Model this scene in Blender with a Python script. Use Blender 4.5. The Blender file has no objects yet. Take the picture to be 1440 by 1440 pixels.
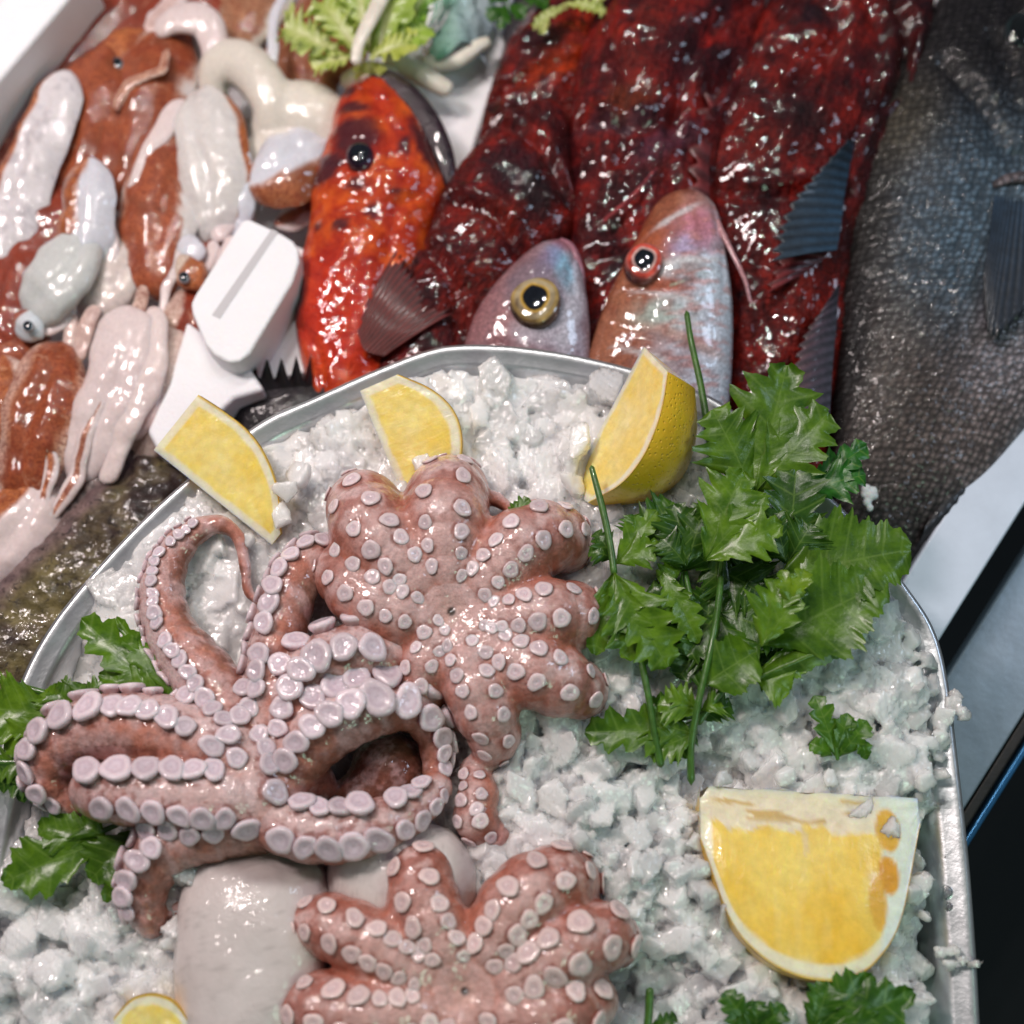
import bpy, math, random
import numpy as np
from mathutils import Vector

rng = np.random.default_rng(7)
random.seed(7)
S = bpy.context.scene
COL = S.collection

# ------------------------------------------------------------------ camera
K = 0.0003                       # metres per picture pixel at the ice surface
TILT = math.radians(20)
DIST = 0.50
CZ = 300 * K
TANF = 720 * K / DIST
cdir = np.array([0, math.sin(TILT), -math.cos(TILT)])
cup = np.array([0, math.cos(TILT), math.sin(TILT)])
cpos = np.array([0, 0, CZ]) - cdir * DIST
cam = bpy.data.cameras.new('camera')
cam_o = bpy.data.objects.new('camera', cam)
COL.objects.link(cam_o)
cam_o.location = cpos
cam_o.rotation_euler = (TILT, 0, 0)
cam.sensor_width = 36
cam.lens = 18 / TANF
cam.clip_start = 0.01
cam.clip_end = 60
cam.dof.use_dof = True
cam.dof.focus_distance = 0.485
cam.dof.aperture_fstop = 4.5
S.camera = cam_o

# ------------------------------------------------------------------ light
world = bpy.data.worlds.new("World")
S.world = world
world.use_nodes = True
bg = world.node_tree.nodes['Background']
bg.inputs[0].default_value = (0.75, 0.78, 0.95, 1)
bg.inputs[1].default_value = 0.075


def area(name, loc, target, size, power, color, shape='SQUARE', sy=None):
    l = bpy.data.lights.new(name, 'AREA')
    l.energy = power
    l.color = color
    l.shape = shape
    l.size = size
    if sy:
        l.size_y = sy
    o = bpy.data.objects.new(name, l)
    COL.objects.link(o)
    o.location = loc
    o.rotation_euler = (Vector(target) - Vector(loc)).to_track_quat('-Z', 'Y').to_euler()
    return o


area('market_lamp_warm', (-0.55, 0.35, 0.95), (-0.08, 0.0, 0.08), 0.16, 6.2, (1.0, 0.86, 0.835))
area('market_lamp_cool', (0.75, 0.25, 0.75), (0.15, -0.05, 0.08), 0.2, 1.3, (0.62, 0.78, 1.0))
area('green_tint_light', (0.35, -0.45, 0.55), (0.12, -0.1, 0.08), 0.2, 0.85, (0.62, 1.0, 0.74))  # weak green light added to tint the ice
for i, (x, y, z) in enumerate([(-0.20, 0.62, 1.0), (-0.15, 0.66, 1.0), (-0.42, 0.30, 1.05), (-0.38, 0.36, 1.05),
                               (0.05, 0.75, 0.95), (0.10, 0.42, 1.1), (-0.05, 0.30, 1.1)]):
    area('led_spot', (x, y, z), (-0.03, 0.0, 0.08), 0.016, 0.95, (1.0, 0.95, 0.9), 'DISK')

S.view_settings.view_transform = 'Standard'
S.view_settings.look = 'None'
S.view_settings.gamma = 1
S.view_settings.use_curve_mapping = False
S.view_settings.exposure = 0.0
try:
    S.cycles.max_bounces = 9
    S.cycles.diffuse_bounces = 6
    S.cycles.transmission_bounces = 5
    S.cycles.transparent_max_bounces = 24
    S.cycles.caustics_reflective = False
    S.cycles.caustics_refractive = False
    S.cycles.sample_clamp_indirect = 4
except Exception:
    pass


# ------------------------------------------------------------------ space
def P(px, py, h):
    """photo pixel + height (in px units) -> world metres (arrays ok)"""
    px = np.asarray(px, float); py = np.asarray(py, float); h = np.asarray(h, float)
    xn = (px - 720) / 720 * TANF
    yn = (720 - py) / 720 * TANF
    dx = xn
    dy = cdir[1] + yn * cup[1]
    dz = cdir[2] + yn * cup[2]
    t = (h * K - cpos[2]) / dz
    return np.stack([cpos[0] + t * dx, cpos[1] + t * dy, np.broadcast_to(h * K, t.shape) * 1.0], -1)


def W(V, h0):
    """V: (n,3) px,py,h ; placed at reference height h0, heights truly vertical"""
    V = np.asarray(V, float)
    w = P(V[:, 0], V[:, 1], np.broadcast_to(h0, V.shape[:1]))
    w[:, 2] = V[:, 2] * K
    return w


def tag(o, label, cat, group=None, kind=None):
    o['label'] = label
    if cat: o['category'] = cat
    if group: o['group'] = group
    if kind: o['kind'] = kind
    return o


def thing(name, label, cat, base, group=None):
    o = bpy.data.objects.new(name, None)
    COL.objects.link(o)
    o.empty_display_size = 0.01
    o.location = P(*base)
    return tag(o, label, cat, group)


def build(name, verts, faces, mats, parent=None, smooth=True, col=None, uv=None, midx=None, base=None, label=None):
    """verts in world metres -> ONE mesh object"""
    verts = np.asarray(verts, float)
    org = np.array(parent.location) if parent is not None else (np.array(base) if base is not None else
          np.array([verts[:, 0].mean(), verts[:, 1].mean(), verts[:, 2].min()]))
    if parent is not None and parent.parent is not None:
        org = org + np.array(parent.parent.location)
    me = bpy.data.meshes.new(name)
    loc = verts - org
    if parent is not None and parent.type == 'MESH':
        pass
    if isinstance(faces, np.ndarray):
        nf, k = faces.shape
        me.vertices.add(len(loc)); me.vertices.foreach_set('co', loc.ravel())
        me.loops.add(nf * k); me.loops.foreach_set('vertex_index', faces.ravel().astype(np.int32))
        me.polygons.add(nf)
        me.polygons.foreach_set('loop_start', np.arange(0, nf * k, k, dtype=np.int32))
        me.update(calc_edges=True)
        me.validate()
    else:
        me.from_pydata([tuple(v) for v in loc], [], faces)
    if col is not None:
        a = me.color_attributes.new('Col', 'FLOAT_COLOR', 'POINT')
        c = np.ones((len(verts), 4)); c[:, :3] = np.clip(col, 0, 4)[:, :3]
        a.data.foreach_set('color', c.ravel())
    if uv is not None:
        li = np.empty(len(me.loops), np.int32); me.loops.foreach_get('vertex_index', li)
        l = me.uv_layers.new(name='UVMap')
        l.data.foreach_set('uv', np.asarray(uv, float)[li].ravel())
    if not isinstance(mats, (list, tuple)): mats = [mats]
    for m in mats: me.materials.append(m)
    if midx is not None:
        me.polygons.foreach_set('material_index', np.asarray(midx, np.int32))
    if smooth:
        me.polygons.foreach_set('use_smooth', np.ones(len(me.polygons), bool))
    me.update()
    o = bpy.data.objects.new(name, me)
    COL.objects.link(o)
    if parent is not None:
        o.parent = parent
    else:
        o.location = org
    if label: o['label'] = label
    return o


# ------------------------------------------------------------------ numpy noise
_tab = np.random.default_rng(3).random((256, 256))


def vnoise(x, y, seed=0):
    x = np.asarray(x, float) + seed * 17.3; y = np.asarray(y, float) + seed * 31.7
    xi = np.floor(x).astype(int); yi = np.floor(y).astype(int)
    fx = x - xi; fy = y - yi
    fx = fx * fx * (3 - 2 * fx); fy = fy * fy * (3 - 2 * fy)
    g = lambda a, b: _tab[a & 255, b & 255]
    return (g(xi, yi) * (1 - fx) + g(xi + 1, yi) * fx) * (1 - fy) + (g(xi, yi + 1) * (1 - fx) + g(xi + 1, yi + 1) * fx) * fy


def fbm(x, y, oct=4, seed=0):
    s = 0; a = 1; n = 0
    for i in range(oct):
        s = s + a * vnoise(x * 2 ** i, y * 2 ** i, seed + i); n += a; a *= .5
    return s / n


def sstep(a, b, x):
    t = np.clip((np.asarray(x, float) - a) / (b - a), 0, 1)
    return t * t * (3 - 2 * t)


def spline(pts, n):
    """Catmull-Rom through rows of any width, n samples, roughly uniform per segment length"""
    p = np.asarray(pts, float)
    p = np.vstack([2 * p[0] - p[1], p, 2 * p[-1] - p[-2]])
    seg = np.linalg.norm(np.diff(p[1:-1, :2], axis=0), axis=1) + 1e-6
    cum = np.concatenate([[0], np.cumsum(seg)])
    s = np.linspace(0, cum[-1], n)
    i = np.clip(np.searchsorted(cum, s, side='right') - 1, 0, len(seg) - 1)
    t = ((s - cum[i]) / seg[i])[:, None]
    a, b, c, d = p[i], p[i + 1], p[i + 2], p[i + 3]
    return 0.5 * (2 * b + (c - a) * t + (2 * a - 5 * b + 4 * c - d) * t * t + (3 * b - a - 3 * c + d) * t ** 3)


def seg_dist(x, y, poly):
    """distance from points to polyline"""
    best = np.full(np.shape(x), 1e9)
    for (ax, ay), (bx, by) in zip(poly[:-1], poly[1:]):
        dx, dy = bx - ax, by - ay
        t = np.clip(((x - ax) * dx + (y - ay) * dy) / (dx * dx + dy * dy + 1e-9), 0, 1)
        best = np.minimum(best, np.hypot(x - ax - t * dx, y - ay - t * dy))
    return best


def grid_faces(nu, nv, wrap=False):
    """verts index = v*nu+u ; wrap in u"""
    u = np.arange(nu if wrap else nu - 1); v = np.arange(nv - 1)
    U, V_ = np.meshgrid(u, v)
    U2 = (U + 1) % nu
    f = np.stack([V_ * nu + U, V_ * nu + U2, (V_ + 1) * nu + U2, (V_ + 1) * nu + U], -1).reshape(-1, 4)
    return f


# ------------------------------------------------------------------ materials
class N:
    def __init__(s, name):
        s.m = bpy.data.materials.new(name); s.m.use_nodes = True
        s.t = s.m.node_tree; s.bsdf = s.t.nodes['Principled BSDF']; s.out = s.t.nodes['Material Output']

    def n(s, typ, **kw):
        x = s.t.nodes.new(typ)
        for k, v in kw.items():
            if k.startswith('i_'):
                x.inputs[k[2:].replace('_', ' ')].default_value = v
            else:
                setattr(x, k, v)
        return x

    def l(s, a, b): s.t.links.new(a, b)

    def set(s, **kw):
        for k, v in kw.items():
            s.bsdf.inputs[k.replace('_', ' ')].default_value = v

    def coord(s, kind='Object'):
        return s.n('ShaderNodeTexCoord').outputs[kind]

    def noise(s, scale, detail=4, rough=0.6, dist=0, vec=None, mp=None):
        x = s.n('ShaderNodeTexNoise')
        x.inputs['Scale'].default_value = scale; x.inputs['Detail'].default_value = detail
        x.inputs['Roughness'].default_value = rough; x.inputs['Distortion'].default_value = dist
        v = vec or s.coord()
        if mp:
            m = s.n('ShaderNodeMapping'); m.inputs['Scale'].default_value = mp; s.l(v, m.inputs['Vector']); v = m.outputs[0]
        s.l(v, x.inputs['Vector'])
        return x.outputs['Fac']

    def vor(s, scale, feature='F1', rand=1.0, vec=None, mp=None, out='Distance'):
        x = s.n('ShaderNodeTexVoronoi', feature=feature)
        x.inputs['Scale'].default_value = scale; x.inputs['Randomness'].default_value = rand
        v = vec or s.coord()
        if mp:
            m = s.n('ShaderNodeMapping'); m.inputs['Scale'].default_value = mp; s.l(v, m.inputs['Vector']); v = m.outputs[0]
        s.l(v, x.inputs['Vector'])
        return x.outputs[out]

    def ramp(s, f, stops, interp='LINEAR'):
        r = s.n('ShaderNodeValToRGB'); cr = r.color_ramp; cr.interpolation = interp
        while len(cr.elements) < len(stops): cr.elements.new(0.5)
        for e, (p, c) in zip(cr.elements, stops):
            e.position = p
            e.color = (c, c, c, 1) if not hasattr(c, '__len__') else (*c, 1)
        s.l(f, r.inputs[0])
        return r.outputs[0]

    def mix(s, f, a, b, mode='MIX'):
        x = s.n('ShaderNodeMix', data_type='RGBA', blend_type=mode)
        for sock, v in ((x.inputs[0], f), (x.inputs[6], a), (x.inputs[7], b)):
            if hasattr(v, 'links') or hasattr(v, 'is_linked'): s.l(v, sock)
            elif hasattr(v, '__len__'): sock.default_value = (*v, 1)
            else: sock.default_value = v
        return x.outputs[2]

    def math(s, op, a, b=0.0, clamp=False):
        x = s.n('ShaderNodeMath', operation=op, use_clamp=clamp)
        for sock, v in ((x.inputs[0], a), (x.inputs[1], b)):
            if hasattr(v, 'is_linked'): s.l(v, sock)
            else: sock.default_value = v
        return x.outputs[0]

    def bump(s, h, dist=0.001, strength=1.0, prev=None):
        b = s.n('ShaderNodeBump'); b.inputs['Strength'].default_value = strength; b.inputs['Distance'].default_value = dist
        s.l(h, b.inputs['Height'])
        if prev: s.l(prev, b.inputs['Normal'])
        return b.outputs[0]

    def attr(s, name='Col'):
        return s.n('ShaderNodeAttribute', attribute_name=name).outputs['Color']

    def wet(s, scale, dist, detail=1.0, extra=None):
        b = s.bump(s.noise(scale, detail, 0.5, 0.4), dist)
        b = s.bump(s.noise(scale * 0.3, 1, 0.5), dist * 2.2, 1.0, b)
        s.l(b, s.bsdf.inputs['Coat Normal'])

    def col(s, c): s.l(c, s.bsdf.inputs['Base Color'])
    def nrm(s, c): s.l(c, s.bsdf.inputs['Normal'])


def mat_flesh(name, rough=0.35, coat=0.8, sss=0.25, srad=(0.004, 0.0015, 0.001), mott=0.35, ms=250, bumpd=0.0004, bs=500, lobump=0.0012,
              speck=None, wet=(330, 0.0007), dots=False):
    """wet flesh coloured by the Col attribute with mottling"""
    a = N(name)
    c = a.attr()
    n1 = a.noise(ms, 6, 0.65)
    m = a.ramp(n1, [(0.3, 1 - mott), (0.7, 1 + mott * 0.5)])
    c = a.mix(1.0, c, m, 'MULTIPLY')
    if speck:
        sp = a.noise(speck[0], 5, 0.75, 1.0)
        c = a.mix(a.ramp(sp, [(speck[1], 0.0), (speck[1] + 0.07, speck[3])]), c, speck[2])
    if dots:
        sp3 = a.n('ShaderNodeSeparateColor'); a.l(a.attr(), sp3.inputs[0])
        mk = a.math('MULTIPLY', a.math('SUBTRACT', a.math('SUBTRACT', sp3.outputs[0], sp3.outputs[2]), 0.17), 9.0, True)
        dd = a.math('MULTIPLY', a.ramp(a.noise(650, 4, 0.7), [(0.45, 0.0), (0.6, 0.75)]), mk)
        c = a.mix(dd, c, (0.16, 0.025, 0.012))
        d2 = a.math('MULTIPLY', a.ramp(a.noise(90, 5, 0.7, 0.6), [(0.5, 0.0), (0.68, 0.7)]), mk)
        c = a.mix(d2, c, (0.20, 0.03, 0.015))
        d3 = a.math('MULTIPLY', a.ramp(a.noise(140, 4, 0.7, 0.6), [(0.6, 0.0), (0.7, 0.5)]), mk)
        c = a.mix(d3, c, (0.60, 0.36, 0.24))
    a.col(c)
    a.set(Roughness=rough, Coat_Weight=coat, Coat_Roughness=0.04, Subsurface_Weight=sss, Subsurface_Scale=1.0, IOR=1.35, Specular_IOR_Level=0.3)
    a.bsdf.inputs['Subsurface Radius'].default_value = srad
    b = a.bump(a.noise(bs, 4, 0.6), bumpd)
    b = a.bump(a.noise(bs * 0.2, 3, 0.5), lobump, 1.0, b)
    a.nrm(b)
    a.wet(wet[0], wet[1])
    return a.m


def mat_plain(name, color, rough=0.5, metal=0.0, bumpd=0, bs=300, var=0.0, coat=0, sss=0, vs=60):
    a = N(name)
    if var:
        a.col(a.mix(a.ramp(a.noise(vs, 5, 0.7), [(0.3, 0.0), (0.7, 1.0)]), tuple(x * (1 - var) for x in color), color))
    else:
        a.set(Base_Color=(*color, 1))
    a.set(Roughness=rough, Metallic=metal, Coat_Weight=coat, Subsurface_Weight=sss, Subsurface_Scale=0.005)
    if bumpd: a.nrm(a.bump(a.noise(bs, 5, 0.6), bumpd))
    return a.m


M = {}
M['squid'] = mat_flesh('wet_squid_skin', 0.45, 1.0, 0.4, (0.005, 0.003, 0.002), 0.12, 500, 0.0002, 420, 0.0004, wet=(210, 0.0007), dots=True)
M['octo'] = mat_flesh('octopus_skin', 0.4, 1.0, 0.35, (0.003, 0.0012, 0.0009), 0.3, 420, 0.0004, 700, 0.0009,
                      speck=(900, 0.60, (0.22, 0.07, 0.05), 0.55))
M['sucker'] = mat_flesh('octopus_sucker', 0.35, 0.9, 0.5, (0.002, 0.0012, 0.001), 0.12, 900, 0.0001, 900, 0.0002)
M['mantle'] = mat_flesh('white_mantle_skin', 0.28, 0.7, 0.35, (0.005, 0.004, 0.004), 0.05, 200, 0.00015, 500, 0.0008)


def mat_redfish():
    a = N('scorpionfish_skin')
    c = a.attr()
    n1 = a.noise(140, 8, 0.75, 1.5)
    c1 = a.mix(a.ramp(n1, [(0.38, 0.0), (0.62, 1.0)]), a.mix(1.0, c, (0.16, 0.12, 0.2), 'MULTIPLY'), a.mix(1.0, c, (0.62, 0.36, 0.36), 'MULTIPLY'))
    uvn = a.n('ShaderNodeUVMap').outputs[0]
    st_ = a.noise(1.0, 5, 0.6, 0.8, vec=uvn, mp=(9, 2.2, 1))
    c1 = a.mix(1.0, c1, a.ramp(st_, [(0.35, 0.5), (0.62, 1.25)]), 'MULTIPLY')
    n2 = a.noise(330, 6, 0.8, 2.0)
    c1 = a.mix(a.ramp(n2, [(0.62, 0.0), (0.70, 0.4)]), c1, (0.30, 0.07, 0.07))
    n3 = a.noise(90, 5, 0.7, 0.7)
    c1 = a.mix(a.ramp(n3, [(0.58, 0.0), (0.66, 0.7)]), c1, (0.025, 0.008, 0.012))
    a.col(c1)
    a.set(Roughness=0.5, Coat_Weight=1.0, Coat_Roughness=0.03, IOR=1.35, Specular_IOR_Level=0.2)
    b = a.bump(a.noise(520, 5, 0.6, 0.6), 0.0006)
    b = a.bump(a.vor(16, rand=0.7, vec=uvn), 0.0012, 0.8, b)
    b = a.bump(a.noise(80, 3, 0.5), 0.003, 0.8, b)
    a.nrm(b); a.wet(130, 0.0011, 1.2)
    a.set(Coat_Weight=0.7)
    return a.m


def mat_orangefish():
    a = N('orange_scorpionfish_skin')
    c = a.attr()
    n1 = a.noise(120, 6, 0.65, 0.8)
    c1 = a.mix(a.ramp(n1, [(0.36, 0.0), (0.6, 1.0)]), a.mix(1.0, c, (0.75, 0.4, 0.5), 'MULTIPLY'), a.mix(1.0, c, (1.15, 1.25, 1.0), 'MULTIPLY'))
    n3 = a.noise(95, 5, 0.7, 1.0)
    c1 = a.mix(a.ramp(n3, [(0.64, 0.0), (0.70, 0.8)]), c1, (0.06, 0.01, 0.012))
    a.col(c1)
    a.set(Roughness=0.45, Coat_Weight=1.0, Coat_Roughness=0.03, IOR=1.35, Specular_IOR_Level=0.25)
    b = a.bump(a.noise(420, 5, 0.65, 0.5), 0.0009)
    b = a.bump(a.noise(90, 4, 0.6), 0.003, 0.8, b)
    a.nrm(b); a.wet(190, 0.0010, 1.5)
    return a.m


def mat_scales(name, scale, depth, rough=0.35, coat=0.6, dark=0.4, edge=1.5, metal=0.0, rnd=0.35, noise_amt=0.5, wet=(300, 0.0012)):
    """uv based scale rows, colour from Col"""
    a = N(name)
    c = a.attr()
    uv = a.n('ShaderNodeUVMap').outputs[0]
    wob = a.n('ShaderNodeTexNoise'); wob.inputs['Scale'].default_value = 3; a.l(uv, wob.inputs['Vector'])
    v = a.vor(scale, rand=rnd, vec=uv)
    c = a.mix(1.0, c, a.ramp(v, [(0.0, edge), (0.55, dark)]), 'MULTIPLY')
    n = a.noise(500, 5, 0.7)
    c = a.mix(1.0, c, a.ramp(n, [(0.3, 1 - noise_amt), (0.7, 1 + noise_amt)]), 'MULTIPLY')
    a.col(c)
    a.set(Roughness=rough, Coat_Weight=coat, Coat_Roughness=0.06, IOR=1.38, Metallic=metal, Specular_IOR_Level=0.3)
    inv = a.math('SUBTRACT', 1.0, v)
    b = a.bump(inv, depth)
    b = a.bump(a.noise(700, 4, 0.7), 0.0005, 0.8, b)
    b = a.bump(a.noise(60, 3, 0.5), 0.002, 0.6, b)
    a.nrm(b); a.wet(wet[0], wet[1])
    return a.m


M['redfish'] = mat_redfish()
M['orangefish'] = mat_orangefish()
M['darkscale'] = mat_scales('dark_bream_scales', 10.5, 0.0013, 0.5, 0.45, 0.35, 1.5, 0.0, 0.5, 0.45)
M['headskin'] = mat_scales('silvery_head_skin', 26, 0.0003, 0.35, 1.0, 0.75, 1.15, 0.0, 0.8, 0.35, wet=(110, 0.0008))
M['mottled'] = mat_flesh('mottled_fish_skin', 0.4, 0.5, 0.0, mott=0.75, ms=110, bumpd=0.0006, bs=500, lobump=0.002,
                         speck=(160, 0.55, (0.02, 0.014, 0.012), 0.9))


def mat_fin(name, rough=0.5, coat=0.25):
    a = N(name)
    c = a.attr()
    uv = a.n('ShaderNodeUVMap').outputs[0]
    w = a.n('ShaderNodeTexWave', wave_type='BANDS', bands_direction='X'); w.inputs['Scale'].default_value = 1.0
    w.inputs['Distortion'].default_value = 0.6
    a.l(uv, w.inputs['Vector'])
    c = a.mix(1.0, c, a.ramp(w.outputs['Fac'], [(0.1, 0.55), (0.8, 1.3)]), 'MULTIPLY')
    c = a.mix(1.0, c, a.ramp(a.noise(180, 5, 0.7), [(0.3, 0.5), (0.7, 1.3)]), 'MULTIPLY')
    a.col(c)
    a.set(Roughness=rough, Coat_Weight=coat, Coat_Roughness=0.12)
    b = a.bump(w.outputs['Fac'], 0.0003)
    b = a.bump(a.noise(500, 4, 0.6), 0.0004, 0.8, b)
    a.nrm(b)
    return a.m


M['fin'] = mat_fin('fin_membrane')


def mat_eye():
    a = N('wet_eye'); a.col(a.attr())
    a.set(Roughness=0.08, Coat_Weight=1.0, Coat_Roughness=0.02)
    return a.m


M['eye'] = mat_eye()


def mat_ice(name, trans, base=(0.86, 0.88, 0.90), rough=0.22, transl=0.0, b1=0.0010, b2=0.0003, sss=0.0):
    a = N(name)
    n0 = a.noise(45, 4, 0.6)
    c = a.mix(1.0, a.mix(a.ramp(n0, [(0.35, 0.0), (0.65, 1.0)]), tuple(x * 0.94 for x in base), base), a.attr(), 'MULTIPLY')
    a.col(c)
    a.set(Roughness=rough, Transmission_Weight=trans, IOR=1.25, Coat_Weight=1.0, Coat_Roughness=0.05, Subsurface_Weight=sss, Subsurface_Scale=1.0)
    a.bsdf.inputs['Subsurface Radius'].default_value = (0.008, 0.0088, 0.0095)
    b = a.bump(a.noise(1100, 3, 0.6), b2)
    b = a.bump(a.noise(300, 3, 0.6, 0.5), b1, 1.0, b)
    if trans:
        cl = a.n('ShaderNodeSeparateColor'); a.l(a.attr(), cl.inputs[0])
        a.l(a.ramp(cl.outputs[0], [(0.80, 0.24), (0.92, trans)]), a.bsdf.inputs['Transmission Weight'])
    a.nrm(b); a.wet(220, 0.0009, 1.5)
    if transl:
        tr = a.n('ShaderNodeBsdfTranslucent'); a.l(c, tr.inputs[0])
        mx = a.n('ShaderNodeMixShader'); mx.inputs[0].default_value = transl
        a.l(a.bsdf.outputs[0], mx.inputs[1]); a.l(tr.outputs[0], mx.inputs[2]); a.l(mx.outputs[0], a.out.inputs[0])
    return a.m


M['ice'] = mat_ice('packed_ice', 0.12, rough=0.09, sss=1.0, base=(0.885, 0.885, 0.89), b1=0.0003, b2=0.0002)
M['chip'] = mat_ice('ice_chip', 0.0, rough=0.15, sss=1.0, base=(0.95, 0.965, 0.975), b1=0.0003, b2=0.0001)

M['steel'] = mat_plain('tray_steel', (0.74, 0.76, 0.78), 0.34, 0.85, 0.0003, 120, 0.25)
M['styro'] = mat_plain('polystyrene', (0.86, 0.85, 0.88), 0.6, 0, 0.0005, 600, 0.04, 0, 0.1)
M['ledge'] = mat_plain('painted_white_ledge', (0.62, 0.68, 0.80), 0.35, 0, 0.0001, 300, 0.10, 0.3)
M['greyledge'] = mat_plain('grey_ledge', (0.30, 0.36, 0.43), 0.35, 0.2, 0.0002, 200, 0.3, 0.3, 0, 25)
M['bluerail'] = mat_plain('blue_rail', (0.05, 0.20, 0.42), 0.25, 0.6, 0.0001, 100, 0.2)
M['blackrail'] = mat_plain('rusty_dark_trim', (0.03, 0.022, 0.018), 0.5, 0.1, 0.0004, 200, 0.6)
M['floor'] = mat_plain('dark_floor', (0.006, 0.008, 0.010), 0.7, 0, 0, 1, 0.4)
M['counter'] = mat_plain('counter_steel', (0.12, 0.10, 0.11), 0.3, 0.7, 0.0003, 80, 0.3)
M['stem'] = mat_plain('parsley_stem', (0.06, 0.16, 0.02), 0.35, 0, 0.0003, 400, 0.5, 0.3, 0.1, 200)
M['pale_stem'] = mat_plain('pale_salad_stem', (0.78, 0.72, 0.62), 0.35, 0, 0.0004, 200, 0.25, 0.5, 0.3, 90)
M['bag'] = mat_plain('green_plastic', (0.03, 0.30, 0.12), 0.2, 0, 0.002, 60, 0.3, 0.6)
M['mouth'] = mat_plain('dark_jaw', (0.035, 0.012, 0.022), 0.25, 0, 0.0015, 250, 0.8, 1.0, 0, 130)
M['foam'] = mat_plain('white_foam', (0.8, 0.8, 0.82), 0.5, 0, 0.0003, 800, 0.1, 0.2, 0.2)


def mat_drop():
    a = N('water'); a.set(Base_Color=(1, 1, 1, 1), Roughness=0.02, Transmission_Weight=1.0, IOR=1.33)
    return a.m


M['water'] = mat_drop()


def mat_leaf(name, ca, cb, vein, trans=0.35):
    a = N(name)
    c = a.attr()
    n1 = a.noise(120, 5, 0.65)
    g = a.mix(a.ramp(n1, [(0.3, 0.0), (0.7, 1.0)]), ca, cb)
    g = a.mix(1.0, g, c, 'MULTIPLY')
    uv = a.n('ShaderNodeUVMap').outputs[0]
    sx = a.n('ShaderNodeSeparateXYZ'); a.l(uv, sx.inputs[0])
    s_ = a.math('ABSOLUTE', sx.outputs[1])
    mid = a.ramp(s_, [(0.0, 1.0), (0.05, 0.0)])
    fr = a.math('FRACT', sx.outputs[0])
    fr = a.math('ABSOLUTE', a.math('SUBTRACT', fr, 0.5))
    sv = a.ramp(fr, [(0.0, 0.8), (0.10, 0.0)])
    vm = a.math('MAXIMUM', mid, sv)
    g = a.mix(a.math('MULTIPLY', vm, 0.5), g, vein)
    a.col(g)
    a.set(Roughness=0.34, Coat_Weight=0.25, Coat_Roughness=0.2)
    b = a.bump(vm, 0.0005, -0.8)
    b = a.bump(a.noise(300, 3, 0.5), 0.0004, 0.9, b)
    a.nrm(b)
    tr = a.n('ShaderNodeBsdfTranslucent'); a.l(g, tr.inputs[0])
    mx = a.n('ShaderNodeMixShader'); mx.inputs[0].default_value = trans
    a.l(a.bsdf.outputs[0], mx.inputs[1]); a.l(tr.outputs[0], mx.inputs[2]); a.l(mx.outputs[0], a.out.inputs[0])
    return a.m


M['leaf'] = mat_leaf('parsley_leaf', (0.035, 0.105, 0.006), (0.13, 0.26, 0.013), (0.20, 0.32, 0.06))
M['lettuce'] = mat_leaf('frisee_leaf', (0.35, 0.45, 0.06), (0.62, 0.68, 0.22), (0.7, 0.72, 0.4), 0.3)


def mat_lemon_flesh():
    a = N('lemon_flesh')
    c = a.attr()
    n1 = a.noise(260, 4, 0.6)
    c = a.mix(1.0, c, a.ramp(n1, [(0.3, 0.90), (0.7, 1.08)]), 'MULTIPLY')
    a.col(c)
    a.set(Roughness=0.22, Coat_Weight=0.6, Coat_Roughness=0.08, Subsurface_Weight=0.85, Subsurface_Scale=1.0)
    a.bsdf.inputs['Subsurface Radius'].default_value = (0.008, 0.005, 0.0012)
    uv = a.n('ShaderNodeUVMap').outputs[0]
    m = a.n('ShaderNodeMapping'); m.inputs['Scale'].default_value = (10, 2.5, 1); a.l(uv, m.inputs[0])
    b = a.bump(a.noise(1.6, 2, 0.5, 0.3, vec=m.outputs[0]), 0.0004, 0.5)
    b = a.bump(a.noise(500, 3), 0.0003, 0.7, b)
    a.nrm(b)
    return a.m


def mat_rind():
    a = N('lemon_rind')
    n1 = a.noise(60, 3)
    c = a.mix(n1, (0.78, 0.42, 0.015), (0.86, 0.56, 0.03))
    pits = a.vor(520)
    c = a.mix(a.ramp(pits, [(0.0, 0.35), (0.25, 0.0)]), c, (0.55, 0.28, 0.01))
    sp = a.noise(420, 2, 0.5)
    c = a.mix(a.ramp(sp, [(0.74, 0.0), (0.76, 0.9)]), c, (0.15, 0.06, 0.01))
    a.col(c)
    a.set(Roughness=0.33, Coat_Weight=0.4, Coat_Roughness=0.15, Subsurface_Weight=0.1, Subsurface_Scale=0.003)
    b = a.bump(a.ramp(pits, [(0.0, 0.0), (0.35, 1.0)]), 0.0004)
    a.nrm(a.bump(a.noise(100, 3), 0.001, 0.6, b))
    return a.m


M['lemon'] = mat_lemon_flesh()
M['rind'] = mat_rind()


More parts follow.
